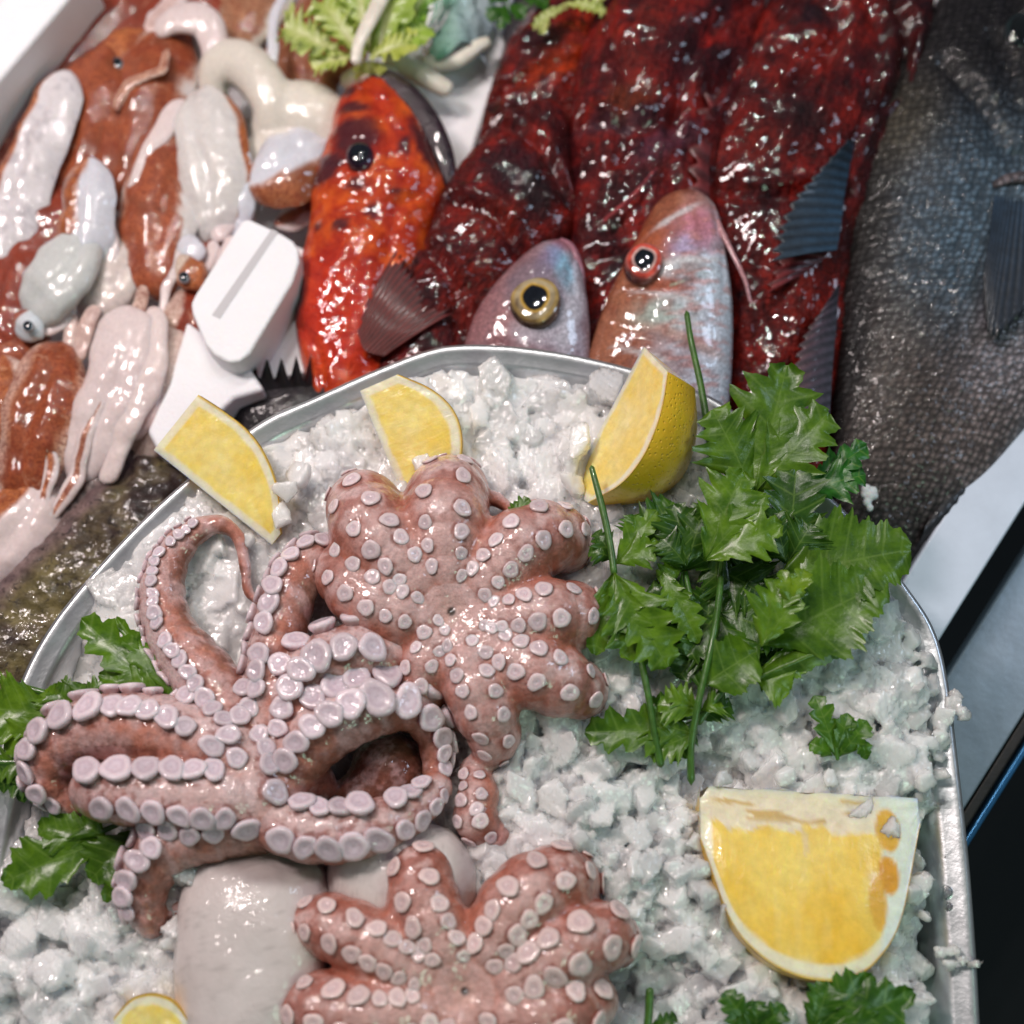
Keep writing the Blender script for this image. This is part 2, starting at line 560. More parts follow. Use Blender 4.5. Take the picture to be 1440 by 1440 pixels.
# ------------------------------------------------------------------ geometry builders
def slab(name, poly, h1, h0, mat, parent=None, bevel=6, h_ref=None, base=None):
    """extruded polygon of px points, top at h1, bottom at h0 (px heights), bevelled"""
    poly = np.asarray(poly, float)
    hr = h1 if h_ref is None else h_ref
    top = P(poly[:, 0], poly[:, 1], hr); top[:, 2] = h1 * K
    bot = top.copy(); bot[:, 2] = h0 * K
    n = len(poly)
    faces = [list(range(n)), list(range(2 * n - 1, n - 1, -1))]
    for i in range(n):
        j = (i + 1) % n
        faces.append([j, i, n + i, n + j])
    # keep normals outward
    area2 = sum(top[i][0] * top[(i + 1) % n][1] - top[(i + 1) % n][0] * top[i][1] for i in range(n))
    if area2 < 0: faces = [f[::-1] for f in faces]
    o = build(name, np.vstack([top, bot]), faces, mat, parent, smooth=False, base=base)
    if bevel:
        b = o.modifiers.new('bevel', 'BEVEL'); b.width = bevel * K; b.segments = 3; b.limit_method = 'ANGLE'
        o.data.polygons.foreach_set('use_smooth', np.ones(len(o.data.polygons), bool))
        w = o.modifiers.new('wn', 'WEIGHTED_NORMAL')
    return o


def loft(rows, nr=90, nc=48, power=1.0, e0=0.12, e1=0.05, disp=None):
    """rows: lx,ly,rx,ry,hc,th. returns dict(V px-space, faces, h0, uv, a)"""
    r = spline(rows, nr)
    v = np.linspace(0, 1, nr)
    f = np.ones(nr)
    if e0: f = np.where(v < e0, np.sqrt(np.clip(1 - (1 - v / e0) ** 2, 0.0005, 1)), f)
    if e1: f = f * np.where(v > 1 - e1, np.sqrt(np.clip(1 - ((v - 1 + e1) / e1) ** 2, 0.0005, 1)), 1)
    a = np.linspace(0, 2 * math.pi, nc, endpoint=False)
    ca, sa = np.cos(a), np.sin(a)
    sa = np.sign(sa) * np.abs(sa) ** power
    cx = (r[:, 0] + r[:, 2]) / 2; cy = (r[:, 1] + r[:, 3]) / 2
    hx = (r[:, 2] - r[:, 0]) / 2 * f; hy = (r[:, 3] - r[:, 1]) / 2 * f
    X = cx[:, None] + hx[:, None] * ca; Y = cy[:, None] + hy[:, None] * ca
    Z = r[:, 4][:, None] + (r[:, 5] * f)[:, None] * sa
    V = np.stack([X, Y, Z], -1).reshape(-1, 3)
    h0 = np.repeat(r[:, 4], nc)
    ln = np.concatenate([[0], np.cumsum(np.hypot(np.diff(cx), np.diff(cy)))])
    wd = np.hypot(hx, hy)
    uv = np.stack([(wd[:, None] * ca[None, :]), np.repeat(ln[:, None], nc, 1)], -1).reshape(-1, 2) / 100
    fc = grid_faces(nc, nr, True)
    d = dict(V=V, F=fc, h0=h0, uv=uv, a=np.tile(a, nr), v=np.repeat(v, nc), s=np.tile(ca, nr), top=np.tile(np.sin(a), nr))
    return d


def crease(d, poly, width, depth):
    V = d['V']
    q = seg_dist(V[:, 0], V[:, 1], poly)
    V[:, 2] -= depth * np.exp(-(q / width) ** 2) * (d['top'] > 0)


def spot(c, V, x, y, rx, ry, ang, color, soft=0.4, amt=1.0, wob=0.0):
    dx = V[:, 0] - x; dy = V[:, 1] - y
    ca, sa = math.cos(math.radians(ang)), math.sin(math.radians(ang))
    u = (dx * ca + dy * sa) / rx; v = (-dx * sa + dy * ca) / ry
    q = np.hypot(u, v)
    if wob: q = q + wob * (fbm(V[:, 0] / 14, V[:, 1] / 14, 3, 5) - 0.5) * 2
    m = (1 - sstep(1 - soft, 1 + soft, q)) * amt
    c[:] = c * (1 - m[:, None]) + np.array(color) * m[:, None]


def path_tube(path, n=60, nc=20, flat=1.0, taper_ends=True, jit=0, point=1.0, pw=1.0):
    """path: px,py,h,r -> px-space tube; r horizontal, r*flat vertical"""
    p = spline(path, n)
    if jit: p[:, 3] *= 1 + 0.22 * (fbm(np.arange(n) / 14.0, np.full(n, jit * 3.7), 2, int(jit)) - .5)
    t = np.gradient(p[:, :3], axis=0)
    t /= np.linalg.norm(t, axis=1)[:, None] + 1e-9
    # picture y is down; treat z up. side = horizontal normal
    side = np.stack([-t[:, 1], t[:, 0], np.zeros(n)], -1)
    bad = np.linalg.norm(side, axis=1) < 1e-3
    side[bad] = (1, 0, 0)
    side /= np.linalg.norm(side, axis=1)[:, None]
    up = np.cross(side, t)
    up = np.where(up[:, 2:3] < 0, -up, up)
    r = p[:, 3].copy()
    if taper_ends:
        L = np.concatenate([[0], np.cumsum(np.linalg.norm(np.diff(p[:, :3], axis=0), axis=1))])
        for end, s in ((0, L), (-1, L[-1] - L)):
            re = max(r[end], 1e-3) * point
            m = s < re
            r[m] *= np.sqrt(np.clip(1 - (1 - s[m] / re) ** 2, 0.0004, 1))
    a = np.linspace(0, 2 * math.pi, nc, endpoint=False)
    V = (p[:, None, :3] + side[:, None] * (np.cos(a)[None, :, None] * r[:, None, None])
         + up[:, None] * ((np.sign(np.sin(a)) * np.abs(np.sin(a)) ** pw)[None, :, None] * r[:, None, None] * flat))
    Ls = np.concatenate([[0], np.cumsum(np.linalg.norm(np.diff(p[:, :3], axis=0), axis=1))])
    uv = np.stack([np.tile(np.cos(a), (n, 1)) * r[:, None], np.repeat(Ls[:, None], nc, 1)], -1).reshape(-1, 2) / 100
    return dict(V=V.reshape(-1, 3), F=grid_faces(nc, n, True), h0=np.repeat(p[:, 2], nc), uv=uv,
                a=np.tile(a, n), v=np.repeat(np.linspace(0, 1, n), nc), s=np.tile(np.cos(a), n), top=np.tile(np.sin(a), n))


def put(name, d, mat, parent=None, col=None, smooth=True, label=None):
    c = None
    if col is not None:
        c = np.broadcast_to(np.asarray(col, float), (len(d['V']), 3)).copy()
    return build(name, W(d['V'], d['h0']), d['F'], mat, parent, smooth, c, d.get('uv'), label=label)


def merge(ds):
    V, F, H, U, o = [], [], [], [], 0
    for d in ds:
        V.append(d['V']); F.append(d['F'] + o); H.append(np.broadcast_to(d['h0'], len(d['V']))); U.append(d['uv']); o += len(d['V'])
    return dict(V=np.vstack(V), F=np.vstack(F), h0=np.concatenate(H), uv=np.vstack(U))


# ---- signed distance volume -> surface nets
class Vol:
    def __init__(s, lo, hi, step):
        s.lo = np.array(lo, float); s.step = step
        s.n = np.ceil((np.array(hi) - s.lo) / step).astype(int) + 1
        s.F = np.full(s.n, 60.0, np.float32)
        s.ax = [s.lo[i] + np.arange(s.n[i]) * step for i in range(3)]

    def add(s, pts, k):
        """pts (n,4) chain of spheres, smooth-unioned as one field with smoothness k"""
        pts = np.asarray(pts, float)
        mg = pts[:, 3].max() + k + 8
        a = [max(0, int((pts[:, i].min() - mg - s.lo[i]) / s.step)) for i in range(3)]
        b = [min(s.n[i], int((pts[:, i].max() + mg - s.lo[i]) / s.step) + 2) for i in range(3)]
        X, Y, Z = np.meshgrid(*[s.ax[i][a[i]:b[i]].astype(np.float32) for i in range(3)], indexing='ij')
        best = np.full(X.shape, 60.0, np.float32)
        for x, y, z, r in pts:
            m2 = r + k + 8
            i0 = [max(0, int((c - m2 - s.ax[i][a[i]]) / s.step)) for i, c in enumerate((x, y, z))]
            i1 = [int((c + m2 - s.ax[i][a[i]]) / s.step) + 2 for i, c in enumerate((x, y, z))]
            sl = tuple(slice(i0[i], max(i1[i], i0[i])) for i in range(3))
            d = np.sqrt((X[sl] - x) ** 2 + (Y[sl] - y) ** 2 + (Z[sl] - z) ** 2) - r
            best[sl] = np.minimum(best[sl], d)
        sl = tuple(slice(a[i], b[i]) for i in range(3))
        A = s.F[sl]
        h = np.clip(0.5 + 0.5 * (A - best) / k, 0, 1)
        s.F[sl] = A * (1 - h) + best * h - k * h * (1 - h)

    def carve(s, c, r, k):
        X, Y, Z = np.meshgrid(*[q.astype(np.float32) for q in s.ax], indexing='ij')
        d = -(np.sqrt((X - c[0]) ** 2 + (Y - c[1]) ** 2 + (Z - c[2]) ** 2) - r)
        h = np.clip(0.5 - 0.5 * (s.F - d) / k, 0, 1)
        s.F = s.F * (1 - h) + d * h + k * h * (1 - h)

    def samp(s, p):
        q = (np.asarray(p, float) - s.lo) / s.step
        q = np.clip(q, 0, s.n - 1.001)
        i = q.astype(int); f = q - i
        v = 0
        for dx in (0, 1):
            for dy in (0, 1):
                for dz in (0, 1):
                    w = (f[:, 0] if dx else 1 - f[:, 0]) * (f[:, 1] if dy else 1 - f[:, 1]) * (f[:, 2] if dz else 1 - f[:, 2])
                    v = v + w * s.F[i[:, 0] + dx, i[:, 1] + dy, i[:, 2] + dz]
        return v

    def grad(s, p):
        e = s.step * 0.8
        p = np.asarray(p, float)
        g = np.stack([s.samp(p + d) - s.samp(p - d) for d in np.eye(3) * e], -1) / (2 * e)
        return g / (np.linalg.norm(g, axis=1)[:, None] + 1e-6)

    def mesh(s):
        F = s.F; inside = F < 0
        n = s.n
        c = [(i, j, k) for i in (0, 1) for j in (0, 1) for k in (0, 1)]
        tot = np.zeros((n[0] - 1, n[1] - 1, n[2] - 1), np.uint8)
        for o in c: tot += inside[o[0]:n[0] - 1 + o[0], o[1]:n[1] - 1 + o[1], o[2]:n[2] - 1 + o[2]]
        act = (tot > 0) & (tot < 8)
        ijk = np.argwhere(act)
        idx = -np.ones(act.shape, np.int32); idx[act] = np.arange(len(ijk))
        val = {o: F[ijk[:, 0] + o[0], ijk[:, 1] + o[1], ijk[:, 2] + o[2]] for o in c}
        acc = np.zeros((len(ijk), 3)); cnt = np.zeros(len(ijk))
        for a in c:
            for ax in range(3):
                if a[ax] == 1: continue
                b = list(a); b[ax] = 1
                fa, fb = val[a], val[tuple(b)]
                m = (fa < 0) != (fb < 0)
                t = np.where(m, fa / np.where(m, fa - fb, 1), 0)
                for q in range(3):
                    acc[:, q] += np.where(m, a[q] + (t if q == ax else 0), 0)
                cnt += m
        V = s.lo + (ijk + acc / np.maximum(cnt, 1)[:, None]) * s.step
        faces = []
        for ax in range(3):
            o1, o2 = [(1, 2), (2, 0), (0, 1)][ax]
            sl0 = [slice(1, n[i] - 1) for i in range(3)]; sl1 = list(sl0)
            sl0[ax] = slice(0, n[ax] - 1); sl1[ax] = slice(1, n[ax])
            A, B = inside[tuple(sl0)], inside[tuple(sl1)]
            e = np.argwhere(A != B)
            flip = A[A != B]
            base = e.copy()
            for i in range(3):
                if i != ax: base[:, i] += 1
            def at(d1, d2):
                q = base.copy(); q[:, o1] -= d1; q[:, o2] -= d2
                return idx[q[:, 0], q[:, 1], q[:, 2]]
            f = np.stack([at(0, 0), at(1, 0), at(1, 1), at(0, 1)], -1)
            f[~flip] = f[~flip][:, ::-1]
            faces.append(f)
        f = np.vstack(faces); f = f[(f >= 0).all(1)]
        # px-space has y down -> mirrored, so flip winding
        return V, f[:, ::-1].copy()


def lap(V, F, it=3, lam=0.5):
    E = np.vstack([F[:, [0, 1]], F[:, [1, 2]], F[:, [2, 3]], F[:, [3, 0]]])
    for _ in range(it):
        s = np.zeros_like(V); c = np.zeros(len(V))
        np.add.at(s, E[:, 0], V[E[:, 1]]); np.add.at(s, E[:, 1], V[E[:, 0]])
        np.add.at(c, E[:, 0], 1); np.add.at(c, E[:, 1], 1)
        V = V * (1 - lam) + lam * s / np.maximum(c, 1)[:, None]
    return V


SUCK = np.array([(0.74, -0.50), (0.88, -0.10), (1.0, 0.10), (1.02, 0.26), (0.94, 0.38), (0.80, 0.42), (0.64, 0.40), (0.48, 0.36), (0.30, 0.33), (0.14, 0.27), (0.0, 0.24)])

BEAD = np.array([(0.62, -0.55), (0.74, -0.12), (0.90, 0.14), (1.0, 0.36), (0.97, 0.54), (0.84, 0.64), (0.66, 0.66), (0.48, 0.62), (0.30, 0.60), (0.14, 0.56), (0.0, 0.54)])

DOME = np.array([(0.84, -0.40), (0.93, -0.08), (1.0, 0.12), (0.99, 0.26), (0.90, 0.38), (0.74, 0.44), (0.56, 0.45), (0.40, 0.42), (0.26, 0.42), (0.12, 0.34), (0.0, 0.28)])


def sucker_mesh(pos, nrm, rad, flat=1.0, nseg=18, prof=SUCK):
    pos = np.asarray(pos); nrm = np.asarray(nrm); rad = np.asarray(rad)
    n = len(pos); a = np.linspace(0, 2 * math.pi, nseg, endpoint=False)
    ref = np.tile([0.31, 0.17, 0.93], (n, 1))
    t = np.cross(nrm, ref); t /= np.linalg.norm(t, axis=1)[:, None] + 1e-6
    b = np.cross(nrm, t)
    el = 1 + rng.uniform(-0.14, 0.14, (n, 1, 1, 1))
    V = np.zeros((n, len(prof), nseg, 3))
    lob = 1 + 0.05 * np.sin(a[None, :] * 3 + rng.uniform(0, 6, (n, 1))) + 0.03 * np.sin(a[None, :] * 5 + rng.uniform(0, 6, (n, 1)))
    for j, (pr, pz) in enumerate(prof):
        V[:, j] = (pos[:, None] + (t[:, None] * (np.cos(a)[None, :, None] * el[:, 0]) + b[:, None] * (np.sin(a)[None, :, None] / el[:, 0]))
                   * (pr * rad[:, None] * lob)[:, :, None] + nrm[:, None] * (pz * rad * flat)[:, None, None])
    V = V.reshape(-1, 3)
    f1 = grid_faces(nseg, len(prof), True)
    m = len(prof) * nseg
    F = (f1[None] + (np.arange(n) * m)[:, None, None]).reshape(-1, 4)[:, ::-1]
    ring = np.tile(np.repeat(np.arange(len(prof)), nseg), n)
    return V, F.copy(), ring, np.repeat(np.arange(n), m)


def octopus(name, label, arms, balls, lo, hi, base, href=335, step=3.0, kk=16, mouth=None, tint=(1, 1, 1), fat=1.0, bt=0.35, ss=1.0, sflat=1.0, prof=None, gapf=1.0, rich=0.0, rimc=(0.74, 0.62, 0.635), edgec=(0.36, 0.19, 0.17)):
    """arms: dict(p=[(px,py,h,r)..], oral=(x,y,z) in px-space dir, s=(start,end), size=, rows=, gap=)"""
    vol = Vol(lo, hi, step)
    cen, cor, cf = [], [], []
    for x, y, z, r in balls:
        vol.add([(x, y, z, r)], kk)
    for A in arms:
        L = sum(math.dist(a[:3], b[:3]) for a, b in zip(A['p'][:-1], A['p'][1:]))
        n = max(12, int(L / 3.0))
        c = spline(A['p'], n)
        c[:, 3] *= fat * (1 + 0.05 * np.sin(np.arange(n) * 0.55))
        vol.add(c, A.get('k', kk))
        o = spline([list(q[:2]) + list(w) for q, w in zip(A['p'], A['oral'] if hasattr(A['oral'][0], '__len__') else [A['oral']] * len(A['p']))], n)[:, 2:5] \
            if hasattr(A['oral'][0], '__len__') else np.tile(np.array(A['oral'], float), (n, 1))
        o /= np.linalg.norm(o, axis=1)[:, None]
        A['c'] = c; A['o'] = o
        cen.append(c); cor.append(o); cf.append(np.linspace(0, 1, n))
    if mouth:
        vol.carve((mouth[0], mouth[1], mouth[2] + 4), 9, 8)
    V, F = vol.mesh()
    V = lap(V, F, 2)
    C = np.vstack(cen); O = np.vstack(cor); CF = np.concatenate(cf)
    # colour: nearest centre-line sample
    col = np.zeros((len(V), 3))
    for s in range(0, len(V), 4000):
        v = V[s:s + 4000]
        d = np.linalg.norm(v[:, None] - C[None, :, :3], axis=2) / C[None, :, 3]
        i = d.argmin(1)
        dirv = (v - C[i, :3]); dirv /= np.linalg.norm(dirv, axis=1)[:, None] + 1e-6
        od = (dirv * O[i]).sum(1)
        far = d[np.arange(len(v)), i]
        x, y = v[:, 0], v[:, 1]
        nz = fbm(x / 22, y / 22 + v[:, 2] / 30, 4, 2)
        nz2 = fbm(x / 6, y / 6, 3, 9)
        pink = np.array([0.58, 0.355, 0.33]); pale = np.array([0.68, 0.53, 0.52]); salmon = np.array([0.50, 0.20, 0.14]); brown = np.array([0.20, 0.075, 0.045])
        m = sstep(0.3 - rich * .15, 0.7 - rich * .15, nz)[:, None]
        cc = pink * (1 - m) + salmon * m
        w = sstep(0.55, 1.0, od)[:, None] * 0.7
        cc = cc * (1 - w) + pale * w
        b = (sstep(bt, bt - 0.6, od) * sstep(0.38, 0.62, nz * 0.6 + nz2 * 0.5) * 0.75)[:, None]
        cc = cc * (1 - b) + brown * b
        e = (sstep(0.45, 0.85, CF[i]) * sstep(0.35, 0.6, nz) * (0.75 if rich else 0.25))[:, None]
        cc = cc * (1 - e) + np.array([0.33, 0.10, 0.065]) * e
        g = (sstep(0.5, 0.68, nz2) * sstep(0.7, 0.2, od) * 0.35)[:, None]
        cc = cc * (1 - g) + brown * g
        col[s:s + 4000] = cc
    if mouth:
        q = np.hypot(V[:, 0] - mouth[0], V[:, 1] - mouth[1])
        m = (1 - sstep(8, 26, q))[:, None] * 0.6
        col = col * (1 - m) + np.array([0.62, 0.46, 0.42]) * m
        m = (1 - sstep(4, 8, q))[:, None]
        col = col * (1 - m) + np.array([0.03, 0.02, 0.012]) * m
    # suckers
    sp, sr = [], []
    for A in arms:
        c, o = A['c'], A['o']
        n = len(c)
        t = np.gradient(c[:, :3], axis=0); t /= np.linalg.norm(t, axis=1)[:, None] + 1e-9
        side = np.cross(t, o); side /= np.linalg.norm(side, axis=1)[:, None] + 1e-9
        s0, s1 = A.get('s', (0.1, 1.0))
        Ls = np.concatenate([[0], np.cumsum(np.linalg.norm(np.diff(c[:, :3], axis=0), axis=1))])
        pos = Ls[-1] * s0; k = 0
        while pos < Ls[-1] * s1:
            i = min(int(np.searchsorted(Ls, pos)), n - 1)
            f = pos / Ls[-1]
            rr = A['size'](f) if callable(A['size']) else A['size'] * (c[i, 3] / c[:, 3].max()) ** 0.8
            rr *= ss
            off = A.get('spread', 0.5) * (0.82 if rich else 1)
            for sg in (-1, 1):
                st = 0.5 if sg > 0 else 0
                ii = min(int(np.searchsorted(Ls, pos + st * rr * A.get('gap', 2.05) * gapf)), n - 1)
                if st and pos + st * rr * 2 > Ls[-1] * s1: continue
                dr = o[ii] + side[ii] * sg * off
                dr /= np.linalg.norm(dr)
                sp.append(c[ii, :3] + dr * c[ii, 3]); sr.append(rr * rng.uniform(0.88, 1.12))
            pos += rr * A.get('gap', 2.05) * gapf
    if sp:
        sp = np.array(sp); sr = np.array(sr)
        for _ in range(6):
            g = vol.grad(sp); sp = sp - g * np.clip(vol.samp(sp), -8, 8)[:, None] * 0.8
        g = vol.grad(sp)
        keep = np.abs(vol.samp(sp)) < 3
        # no two suckers on the same spot
        for i in range(len(sp)):
            if not keep[i]: continue
            q = np.linalg.norm(sp[:i] - sp[i], axis=1) if i else np.array([])
            if ((q < (sr[:i] + sr[i]) * (0.72 if gapf == 1 else 0.64) * (0.88 if gapf == 1 or rich else 1)) & keep[:i]).any(): keep[i] = False
        sp, sr, g = sp[keep], sr[keep], g[keep]
        dmin = np.full(len(V), 9.0)
        for i0 in range(0, len(V), 4000):
            q = np.linalg.norm(V[i0:i0 + 4000, None] - sp[None], axis=2) / sr[None]
            dmin[i0:i0 + 4000] = q.min(1)
        nzr = fbm(V[:, 0] / 7, V[:, 1] / 7, 3, 31)
        mm = (sstep(1.45, 1.12, dmin) * sstep(0.42, 0.62, nzr) * 0.7)[:, None]
        col = col * (1 - mm) + np.array([0.25, 0.075, 0.05]) * mm
        SV, SF, ring, sid = sucker_mesh(sp, g, sr, sflat, prof=SUCK if prof is None else prof)
        rim = np.array(rimc); cup_ = rim * np.array([0.94, 0.93, 0.96]); edge = np.array(edgec)
        sc = np.where((ring <= 1)[:, None], edge, rim)
        nzs = fbm(SV[:, 0] / 5, SV[:, 1] / 5, 2, 4)
        e2 = ((ring == 2) * sstep(0.45, 0.6, nzs) * 0.8)[:, None]
        sc = sc * (1 - e2) + edge * e2
        sc = np.where(((ring >= 8))[:, None], cup_, sc)
        sc = np.where(((ring == 7) | (ring == 10))[:, None], cup_ * np.array([0.9, 0.86, 0.88]), sc)
        vary = rng.uniform(0.82, 1.1, sid.max() + 1)[sid][:, None]
        sc = sc * vary
    else:
        SV, SF, sc = np.zeros((0, 3)), np.zeros((0, 4), int), np.zeros((0, 3))
    allV = np.vstack([W(V, href), W(SV, href)])
    allF = np.vstack([F, SF + len(V)])
    mid = np.concatenate([np.zeros(len(F), int), np.ones(len(SF), int)])
    o = build(name, allV, allF, [M['octo'], M['sucker']], None, True, np.vstack([col, sc]) * np.array(tint), None, mid)
    tag(o, label, 'octopus', 'raw octopuses on the ice')
    return o


# ---- leaves
def tri(x): return 1 - np.abs((x % 1.0) * 2 - 1)


def blade(b, t, w, n=4, sweep=0.85, h0=0, h1=0, arch=8, fold=0.14, depth=0.48, seed=0, bend=0.0, nt=None):
    """one leaflet from joint b to tip t, half width w, in px space"""
    nt = nt or n * 12 + 1; ns = 13
    tt = np.linspace(0, 1, nt); ss = np.linspace(-1, 1, ns)
    T, Sx = np.meshgrid(tt, ss, indexing='ij')
    b = np.array(b, float); t = np.array(t, float)
    L = np.linalg.norm(t - b); d = (t - b) / L; nn = np.array([-d[1], d[0]])
    n = n + 1
    lob = tri(T * n + 0.0)
    sub = tri(T * n * 2.7 + 0.3)
    r_ = np.random.default_rng(seed)
    ph = r_.uniform(0, 1)
    env = np.sin(math.pi * np.clip(T, 0, 1) ** 0.85 * 0.97 + 0.02) ** 0.75
    env = np.minimum(env, sstep(-0.05, 0.34, T) + 0.02)
    wd = w * env * (1 - depth + depth * lob ** 0.6 + 0.20 * (sub - .5) * lob) * (1 + 0.15 * np.sin(T * 9 + ph * 6))
    sw = sweep * (1 - 0.55 * T)
    A = np.abs(Sx)
    fwd = A * wd * sw * 0.9
    along = T * L * 0.9 + fwd
    bendv = bend * w * np.sin(T * math.pi * 0.9)
    X = b[0] + d[0] * along + nn[0] * (Sx * wd + bendv)
    Y = b[1] + d[1] * along + nn[1] * (Sx * wd + bendv)
    Z = h0 + (h1 - h0) * T + arch * np.sin(T * math.pi) + fold * A * wd + 0.10 * w * np.sin(T * 7 + ph * 9 + Sx * 2.5) * A
    Z = Z + 1.5 * (fbm(X / 16, Y / 16, 2, seed % 50) - .5)
    V = np.stack([X, Y, Z], -1).reshape(-1, 3)
    return dict(V=V, F=grid_faces(ns, nt)[:, ::1], h0=np.full(len(V), (h0 + h1) / 2.0), uv=np.stack([T * n, Sx], -1).reshape(-1, 2))


def leaf(parent, blades, tone=(1, 1, 1), mat='leaf', name='leaf', label=None):
    d = merge(blades)
    return put(name, d, M[mat], parent, col=tone, label=label)


def stem(parent, path, mat='stem', name='stem', nc=10):
    return put(name, path_tube(path, 40, nc), M[mat], parent)


# ------------------------------------------------------------------ SETTING
def struct(o, label=None):
    o['kind'] = 'structure'
    if label: o['label'] = label
    return o


fl = P(np.array([-3000, 4500, 4500, -3000]), np.array([3500, 3500, -2500, -2500]), -1500)
fl[:, :2] *= 1.6
struct(build('floor', fl, [[0, 1, 2, 3]], M['floor'], None, False))

ld = np.array([-120, 191.0])


def strip(name, a, b, h1, h0, mat, bevel=3, t0=-5, t1=6):
    a = np.array(a, float); b = np.array(b, float)
    poly = [a + ld * t0, b + ld * t0, b + ld * t1, a + ld * t1]
    return struct(slab(name, poly, h1, h0, mat, None, bevel))


# counter the whole display stands on: ends at the right rail
struct(slab('counter_top', [(1370, 655), (1370 - 120 * 7, 655 + 191 * 7), (-600, 2000), (-600, -700), (1370 + 120 * 6, 655 - 191 * 6)], 0, -40, M['counter'], None, 0))
strip('counter_rim', (1440, 545), (1440, 711), 150, -30, M['ledge'], 5, -5, 5)
strip('counter_shelf', (1440, 778), (1440, 1004), 60, 20, M['greyledge'], 4)
strip('shelf_trim', (1440, 1007), (1440, 1036), 52, 10, M['blackrail'], 3)
strip('shelf_rail', (1440, 1048), (1440, 1066), 48, 20, M['bluerail'], 3)

# ------------------------------------------------------------------ POLYSTYRENE BOXES
bx = thing('polystyrene_box', 'white polystyrene box of squid with its rounded corner beside the orange fish', 'box', (250, 350, 0))
slab('box_floor', [(-150, -120), (760, -120), (700, 60), (250, 640), (-250, 1000), (-300, 500)], 24, 2, M['styro'], bx, 3)
slab('side_wall', [(-260, 330), (-200, 350), (128, -40), (70, -90)], 230, 0, M['styro'], bx, 8)
slab('side_wall', [(262, 450), (352, 518), (372, 548), (330, 560), (262, 622), (226, 642), (206, 606), (236, 540)], 165, 0, M['styro'], bx, 8)
slab('side_wall', [(390, 330), (436, 352), (446, 420), (436, 520), (380, 560), (330, 520)], 120, 0, M['styro'], bx, 10)
slab('corner_wall', [(340, 309), (350, 307), (396, 328), (412, 338), (420, 350), (421, 368), (412, 396), (352, 496), (338, 508), (322, 510), (300, 498), (288, 484), (270, 440), (268, 426), (274, 414)], 205, 0, M['styro'], bx, 7)
slab('groove_shade_strip', [(382, 322), (391, 326), (309, 448), (298, 443)], 205.8, 198, mat_plain('groove_shade_grey', (0.5, 0.48, 0.5), 0.6), bx, 0)  # grey strip on the wall top paints the shade of its groove
b2 = thing('polystyrene_box', 'white polystyrene box corner with pale salad stems lying across it', 'box', (660, 150, 0))
slab('side_wall', [(560, 60), (700, 30), (712, 62), (655, 245), (625, 260), (600, 150), (540, 110)], 90, 0, M['styro'], b2, 8)
slab('box_floor', [(540, -80), (720, -60), (700, 30), (560, 60)], 60, 0, M['styro'], b2, 6)
slab('back_wall', [(1270, -60), (1400, -60), (1345, 0), (1270, 95), (1235, 190), (1180, 200), (1230, 20)], 40, 0, M['styro'], b2, 6)


# ------------------------------------------------------------------ SQUID
def squid_piece(d, white=(0.72, 0.66, 0.64), brown=(0.42, 0.13, 0.055), c0=0.0, wd=0.5, soft=0.14, seed=1, amt=1.0, grey=0.0):
    """brown dorsal patch across the section: s in [-1,1]"""
    V = d['V']
    nz = fbm(V[:, 0] / 30, V[:, 1] / 30, 4, seed)
    nz2 = fbm(V[:, 0] / 9, V[:, 1] / 9, 3, seed + 3)
    q = np.abs(d['s'] - c0) / wd + (nz - 0.5) * 0.7
    m = ((1 - sstep(1 - soft, 1 + soft, q)) * amt * sstep(-0.5, 0.0, d['top']))[:, None]
    br = np.array(brown) * (0.75 + 0.6 * nz2)[:, None]
    br = br * (1 - 0.35 * sstep(0.5, 0.75, nz))[:, None]
    wh = np.array(white) * (1 - 0.06 * nz2)[:, None]
    c = wh * (1 - m) + br * m
    # orange-ish transition
    e = (m * (1 - m) * 4 * 0.5)
    c = c * (1 - e) + np.array([0.52, 0.20, 0.08]) * e
    if grey:
        g = (sstep(0.60, 0.72, fbm(V[:, 0] / 6, V[:, 1] / 6, 2, seed + 8) * 0.6 + fbm(V[:, 0] / 25, V[:, 1] / 25, 2, seed) * .5) * grey)[:, None]
        c = c * (1 - g) + np.array([0.2, 0.18, 0.22]) * g
    return c


SQG = 'squid piled in the polystyrene box'
DARKBR = (0.27, 0.045, 0.02); MIDBR = (0.33, 0.085, 0.032); ORBR = (0.46, 0.15, 0.05)
PINKW = (0.74, 0.62, 0.61); CREAM = (0.72, 0.67, 0.60); COOLW = (0.66, 0.66, 0.72)


